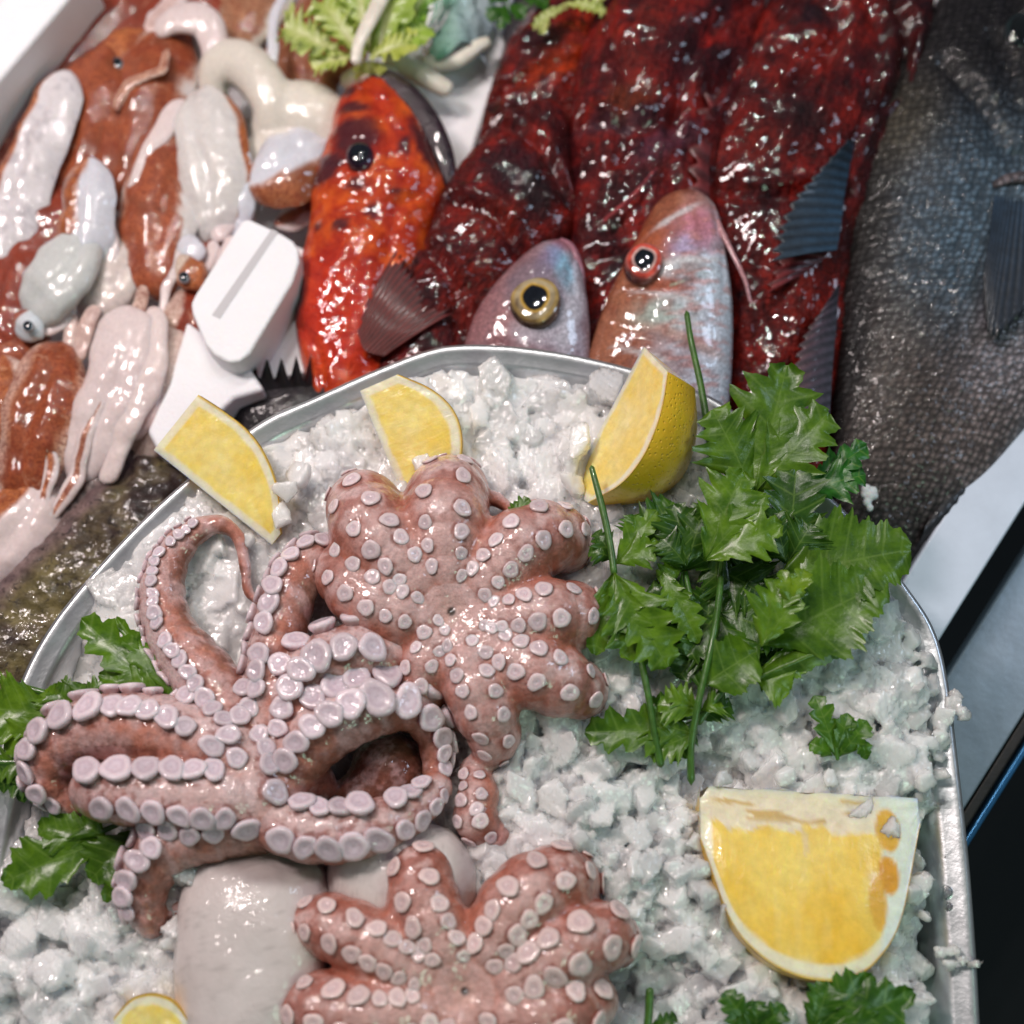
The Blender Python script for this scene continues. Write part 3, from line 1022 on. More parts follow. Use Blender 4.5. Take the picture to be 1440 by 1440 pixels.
def eye_part(parent, x, y, h, r, cols, flat=0.55, name='eye', tilt=(0, 0), href=None):
    """domed eye; cols: list of (radius fraction, colour)"""
    nr, ns = 26, 32
    q = np.linspace(0, 1, nr); a = np.linspace(0, 2 * math.pi, ns, endpoint=False)
    Q, A_ = np.meshgrid(q, a, indexing='ij')
    X = x + Q * np.cos(A_) * r; Y = y + Q * np.sin(A_) * r
    Z = h + flat * r * np.sqrt(np.clip(1 - Q ** 2, 0, 1)) + tilt[0] * (X - x) + tilt[1] * (Y - y)
    Z = np.where(Q > 0.93, Z - r * 0.25, Z)
    V = np.stack([X, Y, Z], -1).reshape(-1, 3)
    aa = (A_.ravel() - 4.5 + math.pi) % (2 * math.pi) - math.pi
    qq = Q.ravel() * (1 + 0.05 * np.sin(A_.ravel() * 3) - (0.16 * np.exp(-(aa / 0.35) ** 2) if r > 15 else 0))
    c = np.zeros((len(V), 3)); prev = cols[0][1]
    c[:] = prev
    for rad, cc in cols[1:]:
        m = sstep(rad - 0.03, rad + 0.03, qq)[:, None]
        c = c * (1 - m) + np.array(cc) * m
    nz = fbm(V[:, 0] / 4, V[:, 1] / 4, 3, 6)[:, None]
    c = c * (0.6 + 0.8 * nz)
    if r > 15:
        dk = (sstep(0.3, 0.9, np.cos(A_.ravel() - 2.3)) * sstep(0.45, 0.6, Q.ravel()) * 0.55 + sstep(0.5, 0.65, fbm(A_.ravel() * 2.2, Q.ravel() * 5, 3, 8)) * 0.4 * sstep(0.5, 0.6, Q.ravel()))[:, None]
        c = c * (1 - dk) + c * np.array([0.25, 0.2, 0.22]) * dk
    d = dict(V=V, F=grid_faces(ns, nr, True)[:, ::-1].copy(), h0=np.full(len(V), h if href is None else href), uv=V[:, :2] / 100)
    return put(name, d, M['eye'], parent, col=c)


BLK = (0.006, 0.008, 0.012)


def squid(label, parts, eyes=(), base=None):
    x, y = parts[0][1][len(parts[0][1]) // 2][:2]
    t = thing('squid', label, 'squid', (x, y, 25), SQG)
    for nm, path, kw in parts:
        k2 = dict(kw)
        flat = k2.pop('flat', 0.55); n = k2.pop('n', 70); nc = k2.pop('nc', 28)
        isb = nm == 'mantle' and 'brown' in k2
        path = [(q[0], q[1], q[2], q[3] * (1.22 if isb else 1.08)) for q in path]
        d = path_tube(path, n, nc if not isb else 44, flat, True, k2.get('seed', 1), 1.9 if isb else 1.4, 1.7 if isb else 1.0)
        if isb: k2['wd'] = k2.get('wd', 0.5) * 0.86
        V = d['V']
        V[:, 0] += 14 * (fbm(V[:, 0] / 45, V[:, 1] / 45, 2, 70 + k2.get('seed', 1)) - .5)
        V[:, 1] += 10 * (fbm(V[:, 0] / 45, V[:, 1] / 45, 2, 90 + k2.get('seed', 1)) - .5)
        if nm == 'mantle':   # soft lengthwise folds of the flabby body
            ph_ = k2.get('seed', 1) * 1.7
            V[:, 2] -= path[len(path) // 2][3] * 0.20 * np.exp(-((d['s'] - 0.35 * math.sin(ph_) - 0.25 * np.sin(d['v'] * 4 + ph_)) / 0.16) ** 2) * (d['top'] > 0) * np.sin(np.clip(d['v'], 0, 1) * 3.14)
        wob = k2.pop('wob', 4)
        V[:, 2] += wob * (fbm(V[:, 0] / 28, V[:, 1] / 28, 3, k2.get('seed', 1)) - 0.5) * 2
        put(nm, d, M['squid'], t, col=squid_piece(d, **k2))
    for (ex, ey, eh, er) in eyes:
        eye_part(t, ex, ey, eh, er, [(0, BLK), (0.62, (0.03, 0.06, 0.08)), (0.85, (0.35, 0.36, 0.38))], 0.7)
    return t


squid('dark red squid mantle lying along the left box wall at the top', [
    ('mantle', [(250, -60, 90, 50), (190, 10, 105, 58), (120, 70, 110, 58), (60, 150, 105, 52), (10, 240, 100, 40), (-40, 320, 90, 30)],
     dict(brown=DARKBR, c0=0.15, wd=1.1, seed=2)),
    ('fin', [(60, 190, 100, 26), (15, 250, 100, 30), (-20, 320, 100, 26)], dict(white=PINKW, amt=0.2, seed=3, flat=0.4))])
squid('narrow white squid body with grey speckles between two brown ones', [
    ('mantle', [(98, 98, 160, 20), (86, 125, 165, 27), (66, 180, 160, 28), (42, 240, 150, 32), (18, 310, 135, 38), (-10, 380, 120, 38)],
     dict(white=(0.68, 0.64, 0.66), brown=ORBR, c0=1.0, wd=0.3, seed=4, grey=0.35, flat=0.45))])
squid('reddish brown squid with a small black eye, upper left of the pile', [
    ('mantle', [(150, 60, 120, 40), (140, 110, 130, 50), (118, 170, 128, 44), (105, 240, 120, 38), (90, 320, 100, 30)], dict(brown=MIDBR, wd=1.05, seed=5)),
    ('head', [(205, 30, 110, 26), (178, 65, 125, 30), (160, 100, 130, 30)], dict(brown=ORBR, c0=0.3, wd=0.8, seed=6)),
    ('tentacle', [(262, -30, 120, 12), (235, 10, 125, 13), (205, 45, 128, 15)], dict(white=PINKW, amt=0.1, seed=7)),
    ('tentacle', [(225, -30, 112, 14), (200, 10, 118, 14), (180, 50, 120, 15)], dict(brown=ORBR, amt=0.9, seed=7))],
    eyes=[(165, 90, 145, 9)])
squid('large brown squid with a white hooked rim at its top end', [
    ('mantle', [(262, 40, 110, 44), (238, 75, 122, 48), (205, 130, 128, 50), (180, 190, 125, 44), (165, 260, 118, 36), (165, 310, 100, 26)],
     dict(brown=MIDBR, c0=0.0, wd=0.95, seed=8)),
    ('fin', [(215, 45, 150, 12), (250, 28, 158, 18), (285, 32, 158, 22), (298, 66, 150, 18), (292, 100, 138, 12)], dict(white=PINKW, amt=0.0, seed=9, flat=0.7)),
    ('fin', [(240, 65, 168, 5), (230, 95, 172, 6), (205, 105, 168, 7), (175, 125, 160, 8), (158, 160, 150, 8)], dict(white=(0.66, 0.45, 0.36), amt=0.2, seed=9, flat=0.5))])
squid('brown squid with white left edge in the middle of the pile', [
    ('mantle', [(262, 165, 120, 26), (240, 210, 135, 42), (222, 270, 140, 46), (218, 330, 138, 42), (225, 390, 128, 34), (235, 425, 110, 20)],
     dict(brown=(0.38, 0.105, 0.045), c0=0.1, wd=0.95, seed=10, flat=0.5)),
    ('fin', [(262, 140, 150, 14), (232, 180, 158, 15), (205, 225, 155, 12), (192, 270, 148, 9), (190, 330, 140, 6)], dict(white=PINKW, amt=0.0, seed=11))])
squid('pale finger shaped squid body pointing up with greyish shadows in its colour', [
    ('mantle', [(290, 120, 150, 22), (292, 150, 160, 36), (300, 200, 160, 42), (305, 250, 152, 42), (300, 300, 138, 36), (290, 345, 115, 26)],
     dict(white=(0.70, 0.66, 0.64), brown=ORBR, c0=-1.0, wd=0.22, seed=12, grey=0.12, flat=0.45)),  # grey noise puts greyish shadow into the white skin
    ('fin', [(318, 150, 150, 10), (334, 200, 156, 15), (342, 260, 150, 17), (336, 320, 130, 16), (318, 360, 110, 12)], dict(white=COOLW, amt=0.0, seed=52, grey=0.1)),
    ('tentacle', [(300, 340, 140, 9), (290, 370, 135, 10), (262, 385, 120, 9)], dict(white=PINKW, amt=0, seed=53)),
    ('tentacle', [(325, 330, 140, 9), (318, 352, 138, 10), (305, 378, 130, 8)], dict(white=PINKW, amt=0, seed=54))])
def squid_blob(label, chains, lo, hi, white, k=7, href=140, grey=0.0):
    vol = Vol(lo, hi, 3.0)
    for ch in chains: vol.add(spline(ch, 40), k)
    V, F = vol.mesh(); V = lap(V, F, 3)
    n = fbm(V[:, 0] / 30, V[:, 1] / 30, 4, 17)[:, None]
    c = np.array(white) * (0.92 + 0.16 * n)
    o = build('squid', W(V, href), F, M['squid'], None, True, c)
    return tag(o, label, 'squid', SQG)


squid_blob('cream coloured folded squid body with two thick lobes', [
    [(296, 120, 120, 20), (306, 96, 138, 26), (336, 92, 148, 30), (366, 116, 150, 32), (384, 150, 142, 30), (372, 178, 120, 22)],
    [(372, 168, 110, 26), (408, 150, 128, 36), (446, 158, 128, 40), (478, 190, 112, 34)],
    [(340, 205, 105, 22), (385, 205, 120, 28), (432, 200, 118, 28), (470, 215, 108, 24)]], (260, 50, 60), (530, 260, 200), (0.70, 0.64, 0.57))
squid('white squid with a brown belly stretched towards the orange fish', [
    ('mantle', [(470, 200, 130, 26), (430, 225, 150, 40), (385, 250, 155, 42), (350, 262, 145, 30)], dict(white=COOLW, brown=(0.40, 0.14, 0.06), c0=-0.75, wd=0.5, seed=16)),
    ('fin', [(345, 235, 150, 20), (335, 270, 145, 20), (325, 310, 130, 20), (300, 345, 110, 18)], dict(white=PINKW, amt=0, seed=17)),
    ('tentacle', [(480, 275, 95, 22), (430, 300, 105, 18), (390, 320, 105, 13)], dict(white=PINKW, brown=MIDBR, wd=0.4, seed=18))])
squid('brown squid with pale streaks at the top edge behind the cream folds', [
    ('mantle', [(400, -60, 80, 40), (365, -10, 90, 44), (335, 40, 95, 42), (330, 90, 90, 34)], dict(white=CREAM, brown=(0.40, 0.2, 0.11), wd=0.75, seed=19)),
    ('tentacle', [(400, -20, 150, 7), (388, 30, 152, 6), (385, 90, 145, 8), (382, 110, 140, 7)], dict(white=COOLW, amt=0, seed=19))])
squid('flat brown squid lying under the curly salad leaves', [
    ('mantle', [(480, -20, 60, 60), (450, 50, 75, 64), (445, 110, 80, 52), (460, 150, 70, 36)], dict(brown=(0.33, 0.12, 0.055), wd=1.2, seed=20, flat=0.4))])
squid('orange and brown squid piece at the very top edge of the pile', [
    ('mantle', [(330, -60, 90, 40), (300, -20, 100, 44), (270, 10, 98, 40), (240, 40, 90, 30)], dict(brown=DARKBR, wd=1.0, seed=21))])
squid('white squid body with an orange left flank and rounded top', [
    ('mantle', [(130, 222, 160, 22), (128, 250, 168, 28), (124, 290, 165, 32), (118, 340, 150, 34), (110, 390, 130, 30)],
     dict(white=COOLW, brown=ORBR, c0=0.55, wd=0.45, seed=22))])
squid('dark red squid lying left of the rounded white body', [
    ('mantle', [(100, 250, 110, 22), (75, 300, 120, 36), (45, 340, 118, 42), (15, 400, 110, 50), (-20, 470, 100, 50)], dict(brown=DARKBR, wd=1.1, seed=23))])
squid('glossy grey oval squid body lying across the left of the pile', [
    ('mantle', [(130, 320, 150, 22), (112, 352, 160, 34), (84, 390, 164, 40), (58, 425, 154, 34), (38, 452, 138, 22)], dict(white=(0.58, 0.59, 0.58), amt=0.0, seed=24, grey=0.0)),
    ('head', [(58, 440, 150, 20), (42, 460, 152, 26), (28, 480, 140, 22)], dict(white=(0.62, 0.66, 0.70), brown=MIDBR, c0=0.9, wd=0.3, seed=25)),
    ('tentacle', [(60, 470, 140, 9), (85, 455, 142, 9), (110, 430, 138, 8)], dict(white=PINKW, amt=0, seed=25))],
    eyes=[(40, 459, 174, 8)])
squid('orange headed squid with a dark eye beside the polystyrene corner', [
    ('head', [(290, 370, 130, 22), (268, 385, 145, 30), (250, 400, 145, 28)], dict(white=(0.70, 0.58, 0.48), brown=ORBR, c0=-0.4, wd=0.7, seed=26)),
    ('tentacle', [(300, 340, 140, 12), (320, 320, 138, 12), (345, 300, 125, 10)], dict(white=PINKW, amt=0, seed=26)),
    ('tentacle', [(285, 360, 152, 12), (265, 345, 148, 14), (270, 330, 130, 12)], dict(white=COOLW, amt=0, seed=27)),
    ('mantle', [(262, 405, 125, 26), (262, 440, 130, 32), (245, 480, 120, 30), (230, 530, 105, 24)], dict(white=(0.72, 0.55, 0.47), brown=DARKBR, c0=-0.5, wd=0.55, seed=28))],
    eyes=[(259, 390, 162, 8)])
squid('smooth pink finger shaped squid body in the front of the pile', [
    ('mantle', [(182, 428, 160, 24), (180, 460, 172, 40), (168, 520, 170, 44), (150, 570, 160, 42), (130, 620, 145, 38), (105, 680, 120, 30)], dict(white=PINKW, amt=0, seed=29, flat=0.42)),
    ('fin', [(205, 432, 160, 10), (222, 465, 172, 15), (218, 520, 176, 17), (196, 570, 170, 16), (170, 625, 158, 14), (150, 680, 140, 12)], dict(white=(0.76, 0.64, 0.62), amt=0, seed=55)),
    ('tentacle', [(140, 560, 168, 8), (118, 620, 158, 10), (100, 680, 140, 10), (70, 730, 130, 9)], dict(white=PINKW, brown=ORBR, wd=.3, amt=.7, seed=56))])
squid('pale squid with pink arms trailing down towards the mottled fish', [
    ('mantle', [(248, 455, 130, 22), (235, 500, 145, 30), (220, 560, 145, 32), (205, 610, 130, 28), (180, 660, 105, 22)], dict(white=(0.74, 0.58, 0.52), amt=0, seed=30)),
    ('tentacle', [(215, 480, 155, 10), (195, 530, 158, 12), (175, 590, 150, 13), (150, 650, 130, 12)], dict(white=(0.74, 0.58, 0.55), amt=0, seed=31)),
    ('tentacle', [(230, 520, 160, 12), (212, 570, 158, 14), (185, 620, 145, 12)], dict(white=(0.72, 0.54, 0.52), amt=0, seed=32))])
squid('brown squid with a torn pale side at the left edge', [
    ('mantle', [(95, 480, 130, 26), (75, 530, 145, 46), (55, 590, 142, 50), (40, 650, 130, 44), (30, 720, 110, 36)], dict(brown=MIDBR, white=(0.72, 0.45, 0.35), c0=-0.1, wd=0.75, seed=33)),
    ('fin', [(10, 500, 125, 30), (15, 560, 135, 36), (0, 630, 130, 34)], dict(white=(0.72, 0.55, 0.48), brown=ORBR, wd=0.4, seed=34))])
squid('pinkish white squid end at the lower left against the mottled fish', [
    ('mantle', [(70, 670, 110, 30), (50, 710, 122, 42), (15, 760, 118, 46), (-40, 830, 100, 44)], dict(white=PINKW, brown=ORBR, c0=0.6, wd=0.4, seed=35))])
squid('pale squid with small thin arms between the grey oval and the pink finger', [
    ('mantle', [(185, 330, 110, 24), (170, 370, 125, 34), (150, 410, 125, 34), (120, 450, 115, 32)], dict(white=(0.70, 0.60, 0.56), amt=0, seed=36, grey=0.2)),
    ('tentacle', [(135, 430, 140, 9), (120, 470, 140, 10), (105, 510, 128, 9)], dict(white=(0.72, 0.55, 0.5), amt=0, seed=37)),
    ('tentacle', [(100, 440, 140, 8), (98, 470, 138, 8), (90, 500, 130, 8)], dict(white=(0.72, 0.55, 0.5), amt=0, seed=38))])
squid('whitish squid lying at the far left below the speckled one', [
    ('mantle', [(45, 260, 110, 26), (25, 300, 120, 36), (5, 350, 118, 36), (-30, 420, 100, 34)], dict(white=PINKW, brown=ORBR, c0=-0.7, wd=0.3, seed=39)),
    ('fin', [(60, 420, 100, 30), (20, 480, 105, 40), (-20, 540, 100, 40)], dict(brown=MIDBR, wd=0.9, seed=40))])

squid('long reddish brown squid slanting under the speckled white one', [
    ('mantle', [(200, 150, 100, 22), (165, 215, 112, 32), (130, 285, 112, 34), (100, 350, 105, 30), (70, 410, 95, 22)], dict(brown=DARKBR, wd=0.95, seed=61)),
    ('tentacle', [(228, 120, 120, 8), (205, 160, 125, 9), (188, 205, 130, 8), (178, 250, 132, 7)], dict(white=PINKW, brown=MIDBR, wd=.5, seed=62)),
    ('tentacle', [(150, 300, 150, 7), (160, 350, 145, 8), (150, 400, 135, 8), (160, 440, 128, 6)], dict(white=PINKW, amt=0, seed=63))])
squid('red brown squid with pale thin arms running down beside the polystyrene corner', [
    ('mantle', [(330, 250, 100, 20), (322, 310, 112, 28), (290, 350, 108, 28), (262, 400, 100, 22)], dict(brown=DARKBR, wd=0.9, seed=64)),
    ('tentacle', [(255, 330, 145, 6), (248, 370, 148, 7), (232, 410, 140, 7), (222, 450, 140, 6)], dict(white=PINKW, amt=0, seed=65)),
    ('tentacle', [(205, 400, 140, 7), (190, 440, 150, 8), (168, 470, 140, 7)], dict(white=(0.7, 0.5, 0.42), amt=0, seed=66))])
squid('mottled red squid pressed against the left edge under the grey oval body', [
    ('mantle', [(60, 330, 110, 26), (30, 390, 122, 36), (5, 450, 118, 36), (-30, 520, 105, 30)], dict(brown=DARKBR, wd=1.0, seed=67)),
    ('tentacle', [(20, 560, 150, 9), (60, 610, 152, 10), (75, 660, 145, 9), (60, 720, 135, 8)], dict(white=PINKW, brown=ORBR, wd=.4, seed=68))])


# ------------------------------------------------------------------ FISH
def fish(label, rows, mat, colfn, base, nr=110, nc=64, e0=0.1, e1=0.02, power=0.85, creases=(), cat='fish', group=None, name='fish', rough=0):
    t = thing(name, label, cat, base, group)
    d = loft(rows, nr, nc, power, e0, e1)
    kc = 1.8 if mat == 'redfish' else 1.0
    for poly, w, dp in creases: crease(d, poly, w * (1.25 if kc > 1 else 1), dp * kc)
    if kc > 1:
        for poly, w, dp in creases: crease(d, [(px + 14, py - 4) for px, py in poly], w * 1.3, -dp * 0.8)
    V = d['V']
    if rough:
        V[:, 2] += rough * (fbm(V[:, 0] / 22, V[:, 1] / 22, 4, 12) - 0.5) * (d['top'] > -0.1)
        V[:, 2] += rough * 0.5 * (fbm(V[:, 0] / 7, V[:, 1] / 7, 3, 15) - 0.5) * (d['top'] > -0.1)
    c = np.zeros((len(V), 3)); colfn(c, V, d)
    put('body', d, M[mat], t, col=c)
    return t, d


def fin(parent, basepts, tippts, h_base, h_tip, nray, color, name='fin', spiky=0.0, color2=None):
    nb = nray * 6
    B = spline(basepts, nb); T = spline(tippts, nb)
    m = 12
    q = np.linspace(0, 1, m)
    u = np.linspace(0, nray, nb)
    sp = 1 - spiky * (1 - tri(u + 0.5) ** 1.0)
    P_ = B[:, None, :2] + (T[:, None, :2] - B[:, None, :2]) * (q[None, :, None] * (1 - (1 - sp)[:, None, None] * q[None, :, None] ** 1.2))
    T = T + (fbm(u * 1.3, u * 0, 2, int(basepts[0][0])) - .5)[:, None] * 0.22 * (T - B)
    ridge = 1.3 * tri(u + 0.5)
    Z = h_base + (h_tip - h_base) * q[None, :] + ridge[:, None] * (1 - 0.3 * q[None]) + 5 * np.sin(q[None] * 3.1)
    V = np.concatenate([P_, np.broadcast_to(Z[:, :, None], (nb, m, 1))], -1).reshape(-1, 3)
    n = len(V)
    V2 = V.copy(); V2[:, 2] -= 2.5
    F = grid_faces(m, nb)
    F2 = F[:, ::-1] + n
    rim = []
    for j in range(nb - 1):
        rim.append([(j + 1) * m + m - 1, j * m + m - 1, n + j * m + m - 1, n + (j + 1) * m + m - 1])
    c = np.tile(np.array(color, float), (n, 1))
    if color2 is not None:
        Q = np.tile(q, nb)[:, None]; c = c * (1 - Q) + np.array(color2) * Q
    uvu = np.repeat(u[:, None], m, 1) * 0.31; uv = np.stack([uvu, np.tile(q, (nb, 1))], -1).reshape(-1, 2)
    d = dict(V=np.vstack([V, V2]), F=np.vstack([F, F2, np.array(rim)]), h0=np.full(2 * n, (h_base + h_tip) / 2), uv=np.vstack([uv, uv]))
    return put(name, d, M['fin'], parent, col=np.vstack([c, c]))


# orange scorpionfish
def c_orange(c, V, d):
    c[:] = (0.40, 0.028, 0.006)
    n = fbm(V[:, 0] / 30, V[:, 1] / 30, 4, 3)
    m = sstep(0.4, 0.65, n)[:, None]
    c[:] = c * (1 - m) + np.array([0.54, 0.075, 0.009]) * m
    spot(c, V, 480, 470, 60, 80, 0, (0.55, 0.03, 0.01), 0.5, 0.7)
    PU = (0.035, 0.008, 0.018)
    for x, y, rx, ry, a in [(505, 222, 34, 30, 0), (448, 222, 12, 16, 20), (500, 178, 22, 8, 10), (455, 265, 26, 14, 0), (508, 290, 14, 10, 0), (486, 345, 13, 9, 0),
                            (425, 430, 9, 26, 10), (470, 248, 24, 10, 20), (575, 235, 8, 14, 0), (530, 325, 9, 11, 0), (452, 340, 6, 8, 0),
                            (598, 230, 12, 40, -25), (495, 150, 10, 10, 0), (560, 300, 10, 6, 0)]:
        spot(c, V, x, y, rx, ry, a, PU, 0.3, 0.9, 0.25)


t, d = fish('bright orange scorpionfish with dark blotches lying head up beside the polystyrene box', [
    (528, 104, 548, 100, 150, 30), (478, 148, 592, 150, 150, 52), (462, 200, 622, 205, 150, 62), (440, 260, 636, 262, 145, 66),
    (436, 320, 612, 325, 135, 66), (420, 390, 600, 380, 128, 66), (416, 450, 575, 450, 120, 62), (424, 510, 552, 520, 112, 56), (440, 580, 540, 600, 100, 50), (450, 660, 530, 680, 90, 45)],
    'orangefish', c_orange, (520, 380, 60), creases=[([(560, 130), (600, 190), (620, 255)], 7, 14), ([(470, 300), (530, 330), (560, 380)], 8, 8),
                                                      ([(590, 300), (560, 320), (545, 400), (530, 520)], 6, 10), ([(430, 470), (455, 520), (462, 580)], 5, 12), ([(500, 120), (540, 180), (560, 260)], 8, 8)],
    name='scorpionfish', rough=9, cat='fish')
eye_part(t, 507, 222, 208, 21, [(0, BLK), (0.6, (0.02, 0.008, 0.02)), (0.8, (0.07, 0.015, 0.03))], 0.8)
jd = path_tube([(520, 108, 185, 7), (545, 112, 190, 14), (580, 140, 192, 16), (608, 180, 190, 16), (626, 225, 184, 14), (634, 265, 172, 8)], 60, 20, 0.7)
put('jaw', jd, M['mouth'], t)
fin(t, [(500, 455), (512, 490), (540, 500)], [(560, 350), (600, 400), (640, 440)], 172, 178, 13, (0.12, 0.012, 0.008), 'pectoral_fin', 0.12, (0.09, 0.012, 0.012))


def c_red(base, spots):
    def f(c, V, d):
        c[:] = base
        n = fbm(V[:, 0] / 36, V[:, 1] / 36, 5, 7)
        m = sstep(0.45, 0.7, n)[:, None]
        c[:] = c * (1 - m) + np.array([0.40, 0.035, 0.02]) * m
        m = sstep(0.5, 0.25, n)[:, None] * 0.8
        c[:] = c * (1 - m) + np.array([0.05, 0.012, 0.018]) * m
        for s_ in spots: spot(c, V, *s_, 0.5, 0.85, 0.4)
    return f


RG = 'dark red scorpionfish piled behind the tray'
t, d = fish('dark red scorpionfish with its eye near the box corner, lying right of the orange fish', [
    (700, 165, 730, 150, 150, 25), (668, 215, 792, 160, 155, 50), (625, 270, 806, 240, 150, 62), (600, 335, 806, 320, 142, 66), (560, 400, 770, 380, 132, 62),
    (535, 460, 720, 430, 122, 60), (520, 530, 690, 500, 112, 55), (520, 620, 680, 600, 100, 50)],
    'redfish', c_red((0.20, 0.025, 0.022), [(660, 430, 60, 30, -60, (0.35, 0.04, 0.02)), (720, 260, 40, 30, 0, (0.06, 0.02, 0.03)), (690, 340, 50, 22, -20, (0.38, 0.045, 0.02)), (755, 300, 20, 30, 0, (0.02, 0.015, 0.02))]),
    (680, 380, 60), creases=[([(640, 300), (700, 330), (750, 400)], 7, 16), ([(700, 190), (760, 230), (800, 300)], 7, 12), ([(600, 360), (640, 420), (650, 500)], 6, 12)], name='scorpionfish', rough=21, group=RG)
eye_part(t, 688, 212, 196, 9, [(0, BLK), (0.6, (0.02, 0.05, 0.06)), (0.8, (0.12, 0.02, 0.02))], 0.8)
0 and fin(t, [(560, 470), (575, 500), (600, 520)], [(620, 360), (650, 400), (680, 440)], 166, 178, 12, (0.10, 0.02, 0.02), 'pectoral_fin', 0.25, (0.12, 0.035, 0.035))

t, d = fish('small scorpionfish with a fiery orange cheek, behind the others under the curly leaves', [
    (740, 20, 850, -20, 120, 40), (712, 70, 858, 40, 125, 55), (690, 125, 850, 110, 122, 55), (676, 180, 830, 170, 110, 50), (668, 230, 820, 230, 95, 40)],
    'redfish', c_red((0.24, 0.03, 0.02), [(790, 115, 60, 18, -25, (0.75, 0.11, 0.015)), (815, 55, 35, 20, -20, (0.7, 0.07, 0.015)), (760, 80, 30, 20, 0, (0.06, 0.01, 0.015))]),
    (760, 120, 60), name='scorpionfish', rough=16, group=RG, creases=[([(700, 150), (770, 120), (840, 100)], 6, 12)])

t, d = fish('long dark red scorpionfish in the middle of the pile above the red eyed head', [
    (880, -60, 1060, -80, 160, 50), (850, 0, 1075, -10, 165, 62), (815, 80, 1065, 70, 165, 70), (802, 160, 1045, 150, 158, 70), (800, 240, 1015, 240, 148, 66), (802, 330, 1000, 330, 136, 60),
    (800, 420, 985, 420, 122, 55), (800, 520, 960, 520, 105, 50), (800, 620, 940, 620, 95, 45)],
    'redfish', c_red((0.20, 0.022, 0.022), [(900, 90, 30, 60, 20, (0.34, 0.05, 0.03)), (980, 110, 70, 40, 0, (0.07, 0.012, 0.02)), (1000, 85, 22, 12, 0, (0.5, 0.03, 0.02)),
                                            (860, 200, 50, 14, 0, (0.16, 0.10, 0.12)), (930, 230, 50, 18, -30, (0.2, 0.08, 0.12)), (880, 170, 30, 20, 0, (0.36, 0.10, 0.03))]),
    (900, 250, 60), name='scorpionfish', rough=24, group=RG,
    creases=[([(820, 190), (900, 210), (980, 180), (1030, 120)], 8, 18), ([(1060, 20), (1000, 70), (960, 130), (940, 220)], 8, 16), ([(850, 60), (880, 140), (870, 260)], 6, 10)])
0 and fin(t, [(870, 300), (905, 305), (930, 290)], [(930, 190), (985, 200), (1010, 230)], 205, 215, 8, (0.14, 0.04, 0.06), 'pectoral_fin', 0.3, (0.10, 0.05, 0.08))
put('spine', path_tube([(845, 315, 205, 4), (890, 275, 215, 3), (925, 235, 222, 2.5)], 20, 8), M['redfish'], t, col=(0.6, 0.15, 0.15))

t, d = fish('wide dark red scorpionfish next to the black fish, gills and jaw open', [
    (1110, -90, 1290, -90, 160, 50), (1085, -10, 1312, -20, 165, 60), (1050, 60, 1306, 50, 165, 68), (1015, 140, 1276, 140, 158, 70), (995, 220, 1240, 230, 150, 68),
    (1000, 310, 1210, 320, 140, 64), (1015, 400, 1195, 410, 128, 58), (1020, 480, 1185, 490, 118, 54), (1022, 560, 1170, 580, 105, 50), (1030, 660, 1160, 680, 90, 40)],
    'redfish', c_red((0.16, 0.018, 0.016), [(1120, 380, 50, 60, 0, (0.34, 0.035, 0.02)), (1100, 470, 60, 50, 0, (0.26, 0.03, 0.018)), (1140, 60, 30, 16, 0, (0.02, 0.02, 0.03)),
                                            (1255, 70, 30, 60, 0, (0.07, 0.008, 0.01)), (1200, 140, 8, 8, 0, (0.6, 0.02, 0.02)), (1120, 200, 26, 20, 30, (0.03, 0.01, 0.012)), (1060, 230, 30, 30, 0, (0.3, 0.035, 0.02))]),
    (1120, 250, 60), name='scorpionfish', rough=27, group=RG,
    creases=[([(1090, 50), (1130, 20), (1170, 60), (1160, 120), (1110, 150)], 7, 16), ([(1060, 100), (1110, 90), (1150, 110)], 6, 12), ([(1020, 290), (1090, 300), (1180, 290)], 8, 16),
             ([(1235, 10), (1270, 60), (1260, 140), (1230, 170)], 7, 20), ([(1200, 0), (1225, 80), (1210, 180), (1170, 280)], 8, 12)])
fin(t, [(1130, 385), (1160, 360), (1170, 330)], [(1070, 420), (1100, 350), (1130, 310)], 190, 196, 7, (0.13, 0.02, 0.03), 'pectoral_fin', 0.2, (0.16, 0.015, 0.015))


fin(t, [(1015, 150), (998, 230), (1003, 320), (1018, 400)], [(985, 130), (965, 215), (968, 320), (985, 405)], 196, 206, 10, (0.10, 0.012, 0.014), 'dorsal_fin', 0.6, (0.16, 0.02, 0.02))

